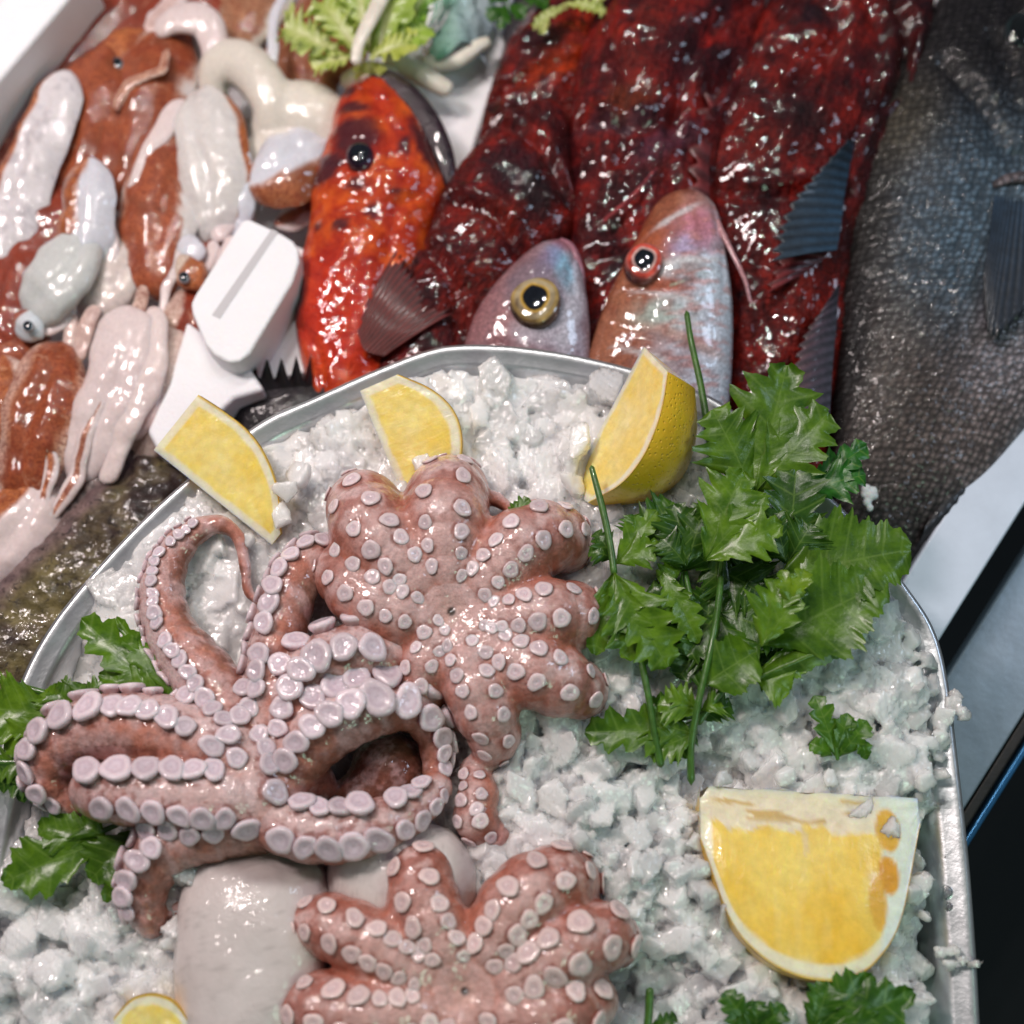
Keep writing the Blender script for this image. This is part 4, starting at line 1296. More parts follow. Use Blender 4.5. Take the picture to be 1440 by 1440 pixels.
# silver-pink bream head with golden eye
def c_bream(c, V, d):
    c[:] = (0.34, 0.185, 0.20)
    spot(c, V, 810, 440, 50, 120, 0, (0.50, 0.47, 0.58), 0.6, 0.85)
    spot(c, V, 790, 395, 14, 34, -20, (0.25, 0.55, 0.75), 0.5, 0.85, 0.2)
    spot(c, V, 795, 350, 20, 16, 0, (0.42, 0.14, 0.18), 0.5, 0.8)
    spot(c, V, 770, 385, 14, 30, 30, (0.22, 0.20, 0.38), 0.5, 0.7)
    spot(c, V, 690, 480, 50, 60, 0, (0.36, 0.16, 0.17), 0.6, 0.8)
    spot(c, V, 760, 490, 40, 20, 0, (0.55, 0.52, 0.60), 0.6, 0.7, 0.3)
    n = fbm(V[:, 0] / 9, V[:, 1] / 14, 4, 36)
    m = (sstep(0.5, 0.62, n) * 0.4)[:, None]; c[:] = c * (1 - m) + np.array([0.20, 0.10, 0.13]) * m
    spot(c, V, 752, 428, 42, 42, 0, (0.20, 0.15, 0.19), 0.3, 0.7, 0.2)
    spot(c, V, 800, 470, 12, 60, 10, (0.66, 0.66, 0.74), 0.7, 0.7, 0.3)


t, d = fish('pinkish silver bream head with a large golden eye poking over the tray rim', [
    (776, 338, 792, 336, 190, 12), (742, 358, 812, 368, 192, 34), (700, 398, 824, 412, 190, 46), (672, 438, 829, 456, 182, 52), (655, 480, 830, 500, 172, 54), (642, 540, 830, 560, 160, 54), (640, 620, 830, 640, 140, 50)],
    'headskin', c_bream, (740, 500, 110), creases=[([(722, 455), (745, 470), (775, 455)], 6, 5), ([(812, 350), (800, 400), (806, 430)], 3, 6), ([(660, 520), (700, 500), (730, 520)], 5, 4)], name='sea_bream', e0=0.08)
eye_part(t, 752, 425, 230, 38, [(0, BLK), (0.46, (0.50, 0.30, 0.05)), (0.54, (0.42, 0.34, 0.20)), (0.74, (0.40, 0.28, 0.10)), (0.88, (0.12, 0.08, 0.06))], 0.42, tilt=(0.15, 0.1))
put('mouth', path_tube([(786, 338, 196, 5), (803, 350, 204, 7), (815, 378, 200, 6), (820, 408, 190, 4)], 30, 12), M['headskin'], t, col=(0.40, 0.17, 0.22))


# red mullet head
def c_mullet(c, V, d):
    c[:] = (0.36, 0.11, 0.05)
    m = sstep(-0.45, 0.35, d['s'] + 0.25 * (fbm(V[:, 0] / 25, V[:, 1] / 25, 3, 2) - .5))[:, None]
    c[:] = c * (1 - m) + np.array([0.66, 0.72, 0.84]) * m
    spot(c, V, 955, 300, 50, 40, 0, (0.42, 0.15, 0.08), 0.6, 0.85)
    spot(c, V, 975, 345, 38, 30, -20, (0.70, 0.25, 0.34), 0.6, 0.9, 0.3)
    spot(c, V, 950, 370, 30, 16, -15, (0.45, 0.38, 0.60), 0.6, 0.8, 0.3)
    spot(c, V, 950, 405, 50, 9, -5, (0.55, 0.62, 0.66), 0.6, 0.7, 0.3)
    spot(c, V, 925, 425, 40, 8, 8, (0.50, 0.13, 0.07), 0.5, 0.9)
    spot(c, V, 925, 465, 40, 20, 0, (0.45, 0.58, 0.52), 0.7, 0.8, 0.5)
    spot(c, V, 850, 470, 34, 70, 15, (0.40, 0.15, 0.08), 0.6, 0.8)
    spot(c, V, 960, 500, 50, 8, 20, (0.62, 0.28, 0.16), 0.6, 0.6)
    n = fbm(V[:, 0] / 10, V[:, 1] / 22, 4, 33)
    m = (sstep(0.50, 0.60, n) * sstep(0.7, 0.2, d['s']) * 0.55)[:, None]; c[:] = c * (1 - m) + np.array([0.24, 0.06, 0.03]) * m
    m = (sstep(0.56, 0.66, fbm(V[:, 0] / 16, V[:, 1] / 7, 4, 35)) * sstep(-0.3, 0.2, d['s']) * 0.6)[:, None]; c[:] = c * (1 - m) + np.array([0.60, 0.25, 0.22]) * m
    for a0 in [(930, 440, 46, 4, 12), (955, 392, 52, 5, -8), (900, 520, 40, 4, 20), (965, 475, 40, 4, 25), (940, 330, 40, 4, -30)]:
        spot(c, V, *a0, (0.75, 0.74, 0.76), 0.5, 0.75, 0.5)
    spot(c, V, 905, 370, 34, 30, 0, (0.42, 0.10, 0.04), 0.4, 0.8)


t, d = fish('red mullet head with red ringed eye and pale blue cheek behind the tray', [
    (948, 266, 990, 268, 200, 20), (916, 298, 1010, 308, 202, 44), (890, 348, 1018, 352, 198, 54), (862, 402, 1027, 408, 190, 58), (842, 452, 1030, 460, 180, 58), (824, 515, 1028, 530, 168, 56), (815, 590, 1022, 600, 150, 52), (815, 660, 1020, 670, 130, 46)],
    'headskin', c_mullet, (930, 520, 110), creases=[([(880, 425), (930, 432), (975, 420), (985, 412)], 4, 7), ([(940, 370), (985, 385), (1012, 360)], 4, 5), ([(860, 470), (905, 500), (990, 520)], 5, 5), ([(998, 300), (1010, 360), (1015, 440)], 3, 4)], name='red_mullet', e0=0.08)
eye_part(t, 905, 370, 246, 28, [(0, BLK), (0.5, (0.55, 0.35, 0.32)), (0.62, (0.62, 0.09, 0.06)), (0.82, (0.45, 0.14, 0.12)), (0.92, (0.2, 0.05, 0.03))], 0.45, tilt=(0.15, 0.0))
put('barbel', path_tube([(996, 285, 215, 6), (1012, 320, 225, 4.5), (1032, 360, 226, 3.5), (1048, 395, 222, 3), (1056, 425, 214, 2.2), (1066, 422, 210, 1.6)], 40, 8), M['headskin'], t, col=(0.55, 0.28, 0.30))


# black bream
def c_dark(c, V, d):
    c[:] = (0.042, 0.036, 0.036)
    spot(c, V, 1400, 320, 130, 150, 20, (0.13, 0.18, 0.225), 0.7, 0.9, 0.2)  # blue highlight on the flank, put into the scale colour
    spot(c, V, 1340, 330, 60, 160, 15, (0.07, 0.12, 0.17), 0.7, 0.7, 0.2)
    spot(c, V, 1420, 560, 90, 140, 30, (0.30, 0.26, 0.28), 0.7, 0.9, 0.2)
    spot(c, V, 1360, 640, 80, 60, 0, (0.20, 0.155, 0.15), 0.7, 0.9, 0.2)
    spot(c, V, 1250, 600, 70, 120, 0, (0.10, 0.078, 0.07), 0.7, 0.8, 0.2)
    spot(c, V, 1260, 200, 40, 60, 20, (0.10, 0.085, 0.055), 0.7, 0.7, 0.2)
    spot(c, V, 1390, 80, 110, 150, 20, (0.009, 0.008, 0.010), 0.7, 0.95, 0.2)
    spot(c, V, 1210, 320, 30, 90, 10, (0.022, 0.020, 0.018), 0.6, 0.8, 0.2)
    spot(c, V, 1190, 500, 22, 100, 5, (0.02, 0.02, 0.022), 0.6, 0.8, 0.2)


t, d = fish('big black bream with fine grey scales lying along the right counter rim', [
    (1380, -110, 1640, -100, 130, 50), (1325, -10, 1650, -10, 140, 70), (1262, 80, 1660, 100, 145, 82), (1222, 180, 1660, 200, 145, 88), (1196, 290, 1650, 310, 142, 88), (1184, 400, 1600, 420, 138, 86),
    (1176, 500, 1520, 520, 132, 80), (1170, 590, 1440, 610, 125, 70), (1172, 660, 1385, 680, 118, 58), (1180, 730, 1320, 745, 108, 44), (1190, 800, 1270, 810, 100, 34)],
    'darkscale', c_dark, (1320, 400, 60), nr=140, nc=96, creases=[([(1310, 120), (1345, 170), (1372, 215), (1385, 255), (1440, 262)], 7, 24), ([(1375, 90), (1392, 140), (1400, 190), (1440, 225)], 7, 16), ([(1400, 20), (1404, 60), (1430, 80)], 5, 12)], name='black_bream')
eye_part(t, 1436, 45, 222, 26, [(0, (0.004, 0.006, 0.006)), (0.7, (0.01, 0.02, 0.02)), (0.88, (0.03, 0.04, 0.045))], 0.6)
fin(t, [(1206, 195), (1192, 260), (1186, 310), (1180, 345)], [(1188, 205), (1110, 290), (1085, 345), (1082, 375)], 206, 236, 12, (0.014, 0.04, 0.075), 'dorsal_fin', 0.15, (0.012, 0.022, 0.035))
fin(t, [(1182, 395), (1178, 450), (1172, 520), (1168, 590)], [(1160, 430), (1120, 490), (1108, 560), (1100, 620)], 190, 204, 14, (0.03, 0.03, 0.045), 'dorsal_fin', 0.2, (0.06, 0.025, 0.035))
fin(t, [(1400, 268), (1425, 262), (1450, 265)], [(1380, 395), (1392, 480), (1445, 440)], 226, 236, 9, (0.012, 0.03, 0.055), 'pectoral_fin', 0.05, (0.008, 0.010, 0.016))
put('fin_base', path_tube([(1395, 262, 228, 5), (1420, 252, 232, 8), (1455, 250, 230, 9)], 20, 10), M['darkscale'], t, col=(0.16, 0.13, 0.14))
fin(t, [(1300, 740), (1330, 700), (1365, 650)], [(1290, 770), (1352, 720), (1395, 650)], 150, 140, 8, (0.006, 0.006, 0.008), 'anal_fin', 0.1)


# mottled fish left
def c_mott(c, V, d):
    c[:] = (0.10, 0.075, 0.045)
    n = fbm(V[:, 0] / 30, V[:, 1] / 30, 4, 8)
    m = sstep(0.45, 0.65, n)[:, None]; c[:] = c * (1 - m) + np.array([0.16, 0.13, 0.055]) * m
    m = sstep(0.45, 0.3, n)[:, None]; c[:] = c * (1 - m) + np.array([0.035, 0.02, 0.018]) * m
    m = sstep(-0.3, -0.75, d['s'])[:, None] * 0.8; c[:] = c * (1 - m) + np.array([0.20, 0.13, 0.14]) * m


t, d = fish('mottled olive brown fish tail lying along the left of the tray', [
    (196, 628, 262, 662, 110, 16), (160, 662, 262, 700, 112, 24), (112, 708, 240, 765, 112, 36), (60, 762, 205, 820, 110, 46), (5, 822, 150, 880, 105, 52), (-60, 890, 90, 960, 100, 58), (-140, 980, 20, 1060, 95, 60)],
    'mottled', c_mott, (100, 800, 50), name='fish', rough=14, e0=0.04)
fin(t, [(205, 640), (150, 690), (90, 745), (40, 800)], [(188, 606), (135, 660), (72, 715), (10, 775)], 120, 128, 16, (0.13, 0.085, 0.085), 'fin', 0.15, (0.10, 0.06, 0.05))


def c_blk(c, V, d): c[:] = (0.022, 0.018, 0.022)


t, d = fish('black fish with a spiky back fin squeezed between box and tray rim', [
    (300, 560, 330, 620, 70, 30), (350, 545, 360, 640, 80, 50), (410, 530, 430, 640, 85, 55), (480, 525, 500, 640, 85, 55), (560, 520, 580, 640, 80, 50), (640, 520, 650, 640, 70, 40)],
    'mottled', c_blk, (400, 590, 30), name='fish', e0=0.1, e1=0.1)
fin(t, [(300, 580), (350, 560), (400, 560), (440, 560)], [(305, 540), (352, 512), (398, 508), (440, 505)], 118, 160, 7, (0.012, 0.010, 0.014), 'dorsal_fin', 0.75)

# ------------------------------------------------------------------ TRAY
rimpts = [(-60, 1700), (-52, 1500), (-42, 1320), (-25, 1180), (0, 1060), (30, 965), (72, 885), (140, 800), (225, 712), (320, 632), (375, 592), (440, 563), (520, 527), (600, 496),
          (650, 488), (720, 490), (800, 501), (880, 519), (950, 542), (1015, 570), (1100, 640), (1200, 735), (1278, 834), (1312, 890), (1330, 960), (1345, 1080), (1358, 1200),
          (1368, 1330), (1374, 1440), (1382, 1600), (1340, 1760), (1200, 1850), (700, 1900), (150, 1850), (20, 1790)]
rp = np.array(rimpts + rimpts[:1], float)
c = spline(rp, 360)[:-1]
wr = P(c[:, 0], c[:, 1], 270)
tg = np.roll(wr, -1, 0) - np.roll(wr, 1, 0); tg /= np.linalg.norm(tg, axis=1)[:, None]
inn = np.stack([tg[:, 1], -tg[:, 0], 0 * tg[:, 0]], -1)          # inward
if ((wr[180] + inn[180] * 0.01 - wr.mean(0)) ** 2).sum() > ((wr[180] - wr.mean(0)) ** 2).sum(): inn = -inn
prof = [(2, 250), (-1, 262), (1, 270), (5, 272), (8, 268), (24, 266), (30, 262), (38, 240), (66, 130), (80, 110)]
TV = np.vstack([wr + inn * (o_ * K) * np.array([1, 1, 0]) + np.array([0, 0, (h_ - 270) * K]) for o_, h_ in prof])
nn_ = len(wr)
TF = grid_faces(nn_, len(prof), True)
# floor disc
cen = TV[-nn_:].mean(0)
TV = np.vstack([TV, cen]); last = (len(prof) - 1) * nn_
faces = [tuple(f) for f in TF[:, ::-1]] + [(last + i, last + (i + 1) % nn_, len(TV) - 1) for i in range(nn_)]
tray = build('serving_tray', TV, faces, M['steel'], None, True)
tag(tray, 'large silver metal tray with rolled rim heaped with crushed ice', 'tray')
sol = tray.modifiers.new('thick', 'SOLIDIFY'); sol.thickness = 0.0012; sol.offset = 1

# ------------------------------------------------------------------ ICE
ring = c[:, :2].copy()


def inside_dist(x, y):
    """signed distance to the rim outline in px (positive inside)"""
    sh = x.shape; x = x.ravel(); y = y.ravel()
    best = np.full(x.shape, 1e9); odd = np.zeros(x.shape, bool)
    R = ring[::2]
    for (ax, ay), (bx_, by_) in zip(R, np.roll(R, -1, 0)):
        dx, dy = bx_ - ax, by_ - ay
        t_ = np.clip(((x - ax) * dx + (y - ay) * dy) / (dx * dx + dy * dy + 1e-9), 0, 1)
        best = np.minimum(best, (x - ax - t_ * dx) ** 2 + (y - ay - t_ * dy) ** 2)
        if ay != by_:
            cr = ((ay > y) != (by_ > y)) & (x < (bx_ - ax) * (y - ay) / (by_ - ay) + ax)
            odd ^= cr
    return (np.where(odd, 1, -1) * np.sqrt(best)).reshape(sh)


def facets(x, y, size, amp, tilt, seed):
    """random tilted plates"""
    gx = x / size; gy = y / size
    ix = np.floor(gx).astype(int); iy = np.floor(gy).astype(int)
    best = np.full(x.shape, 1e9); out = np.zeros(x.shape)
    r2 = np.random.default_rng(seed).random((5, 128, 128))
    for dx in (-1, 0, 1):
        for dy in (-1, 0, 1):
            cx_, cy_ = (ix + dx), (iy + dy)
            a, b = cx_ & 127, cy_ & 127
            jx = cx_ + r2[0, a, b]; jy = cy_ + r2[1, a, b]
            dd = np.hypot(gx - jx, gy - jy)
            h = amp * r2[2, a, b] + tilt * ((r2[3, a, b] - .5) * (gx - jx) + (r2[4, a, b] - .5) * (gy - jy)) * 2
            m = dd < best
            out = np.where(m, h, out); best = np.where(m, dd, best)
    return out


def plates(x, y, size, amp, tilt, seed, bev=0.12):
    """overlapping random shards seen as a height map: top-most shard wins"""
    gx = x / size; gy = y / size
    ix = np.floor(gx).astype(int); iy = np.floor(gy).astype(int)
    R = np.random.default_rng(seed).random((16, 128, 128))
    best = np.full(x.shape, -amp * 0.15); cid = np.full(x.shape, 0.35)
    for dx in (-1, 0, 1):
        for dy in (-1, 0, 1):
            a, b = (ix + dx) & 127, (iy + dy) & 127
            ex = gx - (ix + dx) - R[0, a, b]; ey = gy - (iy + dy) - R[1, a, b]
            m = np.full(x.shape, -9.0)
            for k in range(5):
                th = R[5, a, b] * 6.28 + k * 1.2566 + (R[6 + k, a, b] - .5) * 1.1
                m = np.maximum(m, ex * np.cos(th) + ey * np.sin(th) - (0.42 + 0.42 * R[11 + k, a, b]))
            h = amp * R[2, a, b] + tilt * ((R[3, a, b] - .5) * ex + (R[4, a, b] - .5) * ey) * 2 - amp * 0.35 * sstep(-bev, 0.0, m)
            w = (m < 0) & (h > best)
            best = np.where(w, h, best); cid = np.where(w, R[15, a, b], cid)
    return best, cid


def ice_h(x, y, ins, full=False):
    xx = x + 5 * (fbm(x / 12, y / 12, 3, 21) - .5) * 2; yy = y + 5 * (fbm(x / 12, y / 12, 3, 22) - .5) * 2
    h = 276 + 26 * (fbm(x / 150, y / 150, 2, 20) - 0.5) + 16 * (fbm(x / 50, y / 50, 3, 27) - .5)
    soft = sstep(800, 620, x) * sstep(1230, 1080, y)                 # compacted, smoother ice at the upper left
    am = 1 - 0.45 * soft
    p1, c1 = plates(xx, yy, 52, 20, 22, 5, 0.05); p2, c2 = plates(xx * 1.05, yy * .95, 24, 15, 15, 6, 0.06); p3, c3 = plates(yy, xx, 10, 4.5, 5, 9)
    h = h + am * (np.maximum(p1, p2 + 1.5)) + 0.45 * p3 * (1 - 0.5 * soft)
    for hx, hy, hr, dp in [(1020, 1085, 60, 45), (1300, 1180, 50, 40), (880, 1420, 90, 60), (1310, 1330, 60, 60), (60, 1170, 110, 60), (90, 950, 60, 50), (540, 1085, 90, 60), (410, 600, 40, 30), (1290, 900, 40, 20)]:
        h = h - dp * np.exp(-(((x - hx) ** 2 + (y - hy) ** 2) / hr ** 2))
    edge = 24 + 8 * (fbm(x / 30, y / 30, 3, 25) - .5) * 2
    left = sstep(520, 300, x) * sstep(560, 640, y) * sstep(960, 800, y)
    edge = edge * (1 - left) + 6 * left
    right = sstep(1180, 1300, x)
    edge = edge + right * 30 * sstep(1100, 1200, y)
    h = h - sstep(edge + 16, edge - 8, ins) * (150)
    return (h, np.where(p1 > p2 + 1.5, c1, c2)) if full else h


cx, cy, cs, chh = [], [], [], []


def scatter(n, x0, x1, y0, y1, s0, s1, cond=None, lift=0.2, edge=20):
    x = rng.uniform(x0, x1, n); y = rng.uniform(y0, y1, n)
    ins = inside_dist(x, y)
    ok = ins > edge
    if cond is not None: ok &= cond(x, y)
    x, y, ins = x[ok], y[ok], ins[ok]
    s = s0 + (s1 - s0) * rng.random(len(x)) ** 2.2
    h = ice_h(x, y, ins) + s * lift
    cx.append(x); cy.append(y); cs.append(s); chh.append(h)


scatter(1500, 690, 1370, 930, 1520, 14, 36, lambda x, y: (y > 960) | (x > 1080), 0.1)
scatter(900, 690, 1370, 930, 1520, 7, 14, lambda x, y: (y > 960) | (x > 1080), 0.4)
scatter(420, 1080, 1380, 820, 1000, 14, 32, None, 0.1)
scatter(300, 1080, 1380, 820, 1000, 7, 14, None, 0.4)
scatter(260, -60, 300, 1190, 1520, 22, 52, None, 0.0)
scatter(200, -60, 360, 1190, 1520, 8, 20, None, 0.3)
scatter(190, 380, 1010, 500, 760, 18, 48, None, -0.22)
scatter(200, 380, 1010, 500, 760, 7, 14, None, 0.0)
scatter(90, 130, 520, 600, 980, 16, 44, None, -0.35, 8)
scatter(160, 700, 900, 700, 1000, 12, 30, None, 0.0)
scatter(80, -40, 200, 900, 1200, 10, 30)
scatter(150, 640, 760, 980, 1260, 12, 30, None, 0.0)
for x, y, s_, h_ in [(984, 1225, 26, 312), (998, 1262, 28, 312), (1018, 1292, 24, 310), (976, 1185, 22, 310), (1290, 1100, 24, 312),
                     (985, 1150, 14, 308), (1180, 1352, 22, 308), (1100, 1350, 20, 306), (1275, 1260, 20, 306), (1010, 1100, 18, 308), (1100, 1094, 20, 308), (1160, 1096, 18, 308)]:
    cx.append([x]); cy.append([y]); cs.append([s_]); chh.append([h_])
for x, y, s_, h_ in [(408, 705, 26, 322), (400, 735, 24, 312), (420, 680, 22, 312), (352, 765, 20, 306), (560, 705, 22, 322), (610, 690, 22, 314), (600, 672, 26, 318), (812, 640, 28, 330), (800, 665, 26, 320), (806, 690, 24, 316), (850, 712, 20, 300), (560, 560, 14, 310)]:
    cx.append([x]); cy.append([y]); cs.append([s_]); chh.append([h_])
# overhanging crumbs on the right rim
for x, y, s in [(1340, 985, 17), (1352, 1000, 14), (1330, 1010, 20), (1322, 1060, 16), (1318, 1090, 14), (1325, 1040, 18), (1345, 975, 12), (1370, 1358, 9), (1380, 1360, 6), (1352, 1345, 10), (1340, 1335, 12), (1320, 1340, 14), (1300, 1290, 12),
                (1335, 1360, 10), (1300, 1120, 15), (1310, 970, 20), (1300, 930, 18), (1285, 900, 16), (1275, 880, 14), (1293, 1010, 22), (1280, 1060, 24)]:
    for _ in range(2):
        cx.append([x + rng.uniform(-6, 6)]); cy.append([y + rng.uniform(-6, 6)]); cs.append([s * rng.uniform(.8, 1.2)]); chh.append([280 + rng.uniform(-4, 8)])
cx = np.concatenate(cx); cy = np.concatenate(cy); cs = np.concatenate(cs); chh = np.concatenate(chh)
ist = 2.7
iv = Vol((-95, 478, 140), (1400, 1540, 352), ist)
GX, GY = np.meshgrid(iv.ax[0], iv.ax[1], indexing='ij')
INS = inside_dist(GX, GY)
H, CID = ice_h(GX, GY, INS, True)
H = np.where(INS > 4, H, 60)
iv.F = ((iv.ax[2][None, None, :] - H[:, :, None]) * 0.75).astype(np.float32)
ID = np.zeros(iv.F.shape, np.int16)
srng = np.random.default_rng(5)
for i in range(len(cx)):
    s_ = cs[i] * 0.86
    ns_ = srng.integers(6, 9)
    nv = srng.normal(size=(ns_, 3)); nv /= np.linalg.norm(nv, axis=1)[:, None]
    pk = srng.uniform(0.45, 1.0, ns_)
    tl = srng.normal(0, 0.28 if (cy[i] < 980 and cx[i] < 1080) else 0.45, 2)
    up_ = np.array([tl[0], tl[1], 1.0]); up_ /= np.linalg.norm(up_)
    th_ = srng.uniform(0.22, 0.5)
    sd = np.array([[math.cos(q), math.sin(q), 0] for q in np.arange(5) * 1.2566 + srng.uniform(0, 6) + srng.normal(0, .25, 5)])
    NV = np.vstack([nv, [up_, -up_], sd - (sd @ up_)[:, None] * up_])
    PK = np.concatenate([pk, [th_, th_], srng.uniform(0.5, 1.05, 5)]) * s_
    c_ = np.array([cx[i], cy[i], chh[i]])
    lo_ = np.maximum(((c_ - s_ * 1.15 - iv.lo) / ist).astype(int), 0); hi_ = np.minimum(((c_ + s_ * 1.15 - iv.lo) / ist).astype(int) + 2, iv.n)
    if (hi_ <= lo_).any(): continue
    sl = tuple(slice(lo_[q], hi_[q]) for q in range(3))
    X_, Y_, Z_ = np.meshgrid(*[iv.ax[q][lo_[q]:hi_[q]] - c_[q] for q in range(3)], indexing='ij')
    d_ = np.full(X_.shape, -99.0)
    wv = 0.035 * s_ * np.sin(X_ * 0.42 + i) * np.cos(Y_ * 0.47 + i * 1.3) + 0.04 * s_ * np.sin(Z_ * 0.6 + X_ * .9 + i)
    for (a_, b_, g_), p_ in zip(NV, PK): d_ = np.maximum(d_, a_ * X_ + b_ * Y_ + g_ * Z_ - p_)
    d_ = d_ + wv
    sub = iv.F[sl]; w_ = d_ < sub
    sub[w_] = d_[w_]; ID[sl][w_] = i + 1
iceV, iceF = iv.mesh()
iceV = lap(iceV, iceF, 2, 0.45)
q_ = np.clip(((iceV - iv.lo) / ist).round().astype(int), 0, np.array(iv.n) - 1)
vid = ID[q_[:, 0], q_[:, 1], q_[:, 2]]
clr = np.random.default_rng(8).random(len(cx) + 1)
base_c = CID[q_[:, 0], q_[:, 1]]
cc_ = np.where(vid > 0, clr[vid], base_c)
icol = np.repeat((0.80 + 0.20 * sstep(0.0, 0.9, cc_))[:, None], 3, 1)
ice = build('crushed_ice', W(iceV, 285), iceF, [M['ice']], None, True, col=icol, base=P(700, 1000, 110))
tag(ice, 'crushed ice heaped in the metal tray under the octopus', 'ice', kind='stuff')
del ID, iv

# ------------------------------------------------------------------ OCTOPUSES
UPZ = (0, 0, 1)
sz = lambda a, b: (lambda f: a + (b - a) * f)


def szp(a, b, c_):   # grows then shrinks
    return lambda f: (a + (b - a) * min(f / 0.6, 1)) if f < 0.6 else b + (c_ - b) * (f - 0.6) / 0.4


mx, my = 637, 872
arms1 = [
    dict(p=[(mx, my, 335, 26), (630, 800, 352, 40), (627, 735, 350, 50), (632, 690, 318, 44), (650, 672, 285, 30)], oral=[(0, 0, 1), (0, 0, 1), (0, 0, 1), (0, -.8, .6), (0, -1, .2)], size=szp(9, 13.5, 12), s=(0.2, 0.98), spread=0.55, gap=3.1),
    dict(p=[(mx, my, 335, 26), (575, 815, 352, 40), (530, 760, 350, 48), (512, 715, 325, 44), (505, 695, 300, 34)], oral=[(0, 0, 1), (0, 0, 1), (-.1, -.1, 1), (-.7, -.5, .6), (-.7, -.8, .2)], size=szp(9, 14.5, 13), s=(0.26, 0.98), spread=0.5, gap=2.6),
    dict(p=[(mx, my, 335, 26), (695, 815, 352, 38), (740, 770, 350, 44), (785, 755, 322, 38), (800, 770, 290, 26)], oral=[(0, 0, 1), (0, 0, 1), (.1, -.1, 1), (.6, -.5, .6), (1, -.3, .3)], size=szp(9, 14, 12), s=(0.2, 0.98), spread=0.55, gap=2.6),
    dict(p=[(mx, my, 335, 26), (710, 878, 350, 34), (770, 872, 350, 42), (815, 866, 330, 36), (838, 868, 300, 26)], oral=[(0, 0, 1), (0, 0, 1), (0, -.1, 1), (.7, -.2, .7), (1, 0, .2)], size=szp(8, 14, 12), s=(0.22, 0.98), spread=0.55, gap=2.5),
    dict(p=[(mx, my, 335, 26), (700, 920, 348, 34), (760, 952, 348, 42), (805, 965, 330, 36), (832, 972, 300, 26)], oral=[(0, 0, 1), (0, 0, 1), (0, 0, 1), (.6, .1, .7), (1, 0, .2)], size=szp(9, 14, 12), s=(0.2, 0.98), spread=0.55, gap=2.6),
    dict(p=[(665, 1075, 285, 18), (672, 1110, 300, 24), (668, 1145, 300, 27), (690, 1170, 280, 26)], oral=[(-.3, -.4, 1), (-.3, 0, 1), (-.4, 0, .9), (-.4, .3, .8)], size=szp(10, 12.5, 11), s=(0.1, 0.98), spread=0.6, gap=2.4, k=6),
    dict(p=[(mx, my, 335, 26), (652, 930, 348, 32), (676, 985, 344, 38), (694, 1028, 322, 32), (690, 1052, 295, 22)], oral=[(0, 0, 1)] * 3 + [(.1, .6, .8), (.1, 1, .3)], size=szp(9, 12.5, 11), s=(0.12, 0.98), spread=0.6, gap=2.5),
    dict(p=[(mx, my, 335, 26), (575, 870, 348, 36), (520, 845, 346, 40), (480, 805, 328, 34), (462, 780, 300, 24)], oral=[(0, 0, 1), (0, 0, 1), (0, 0, 1), (-.5, -.3, .8), (-1, -.3, .3)], size=szp(9, 13.5, 13), s=(0.22, 0.98), spread=0.55, gap=2.6),
    dict(p=[(mx, my, 335, 24), (610, 915, 342, 30), (590, 960, 335, 28), (585, 985, 312, 20)], oral=[(0, 0, 1), (0, 0, 1), (-.3, .2, .9), (-.5, .6, .5)], size=szp(9, 12, 10), s=(0.15, 0.98), spread=0.6, gap=2.6),
    dict(p=[(655, 700, 300, 12), (690, 692, 312, 9), (722, 712, 308, 7), (742, 738, 296, 6)], oral=(0.5, -.5, .7), size=4, s=(0.0, 0.0), k=8),
]
octopus('octopus', 'pink octopus lying mouth up, its suckered arms curled like a flower', arms1,
        [(mx, my, 318, 48)] + [(mx + 75 * math.cos(q), my + 75 * math.sin(q), 306, 44) for q in np.arange(0, 6.2, 0.7)] + [(mx - 5 + 125 * math.cos(q), my + 120 * math.sin(q), 296, 34) for q in np.arange(-3.2, 1.9, 0.42)], (400, 620, 230), (900, 1210, 420), (637, 872, 300), kk=13, mouth=(637, 872, 360), fat=1.2, sflat=0.62, gapf=0.90, ss=0.90, prof=DOME, rich=1.0, rimc=(0.76, 0.66, 0.68), edgec=(0.30, 0.13, 0.11), tint=(0.93, 0.87, 0.87))

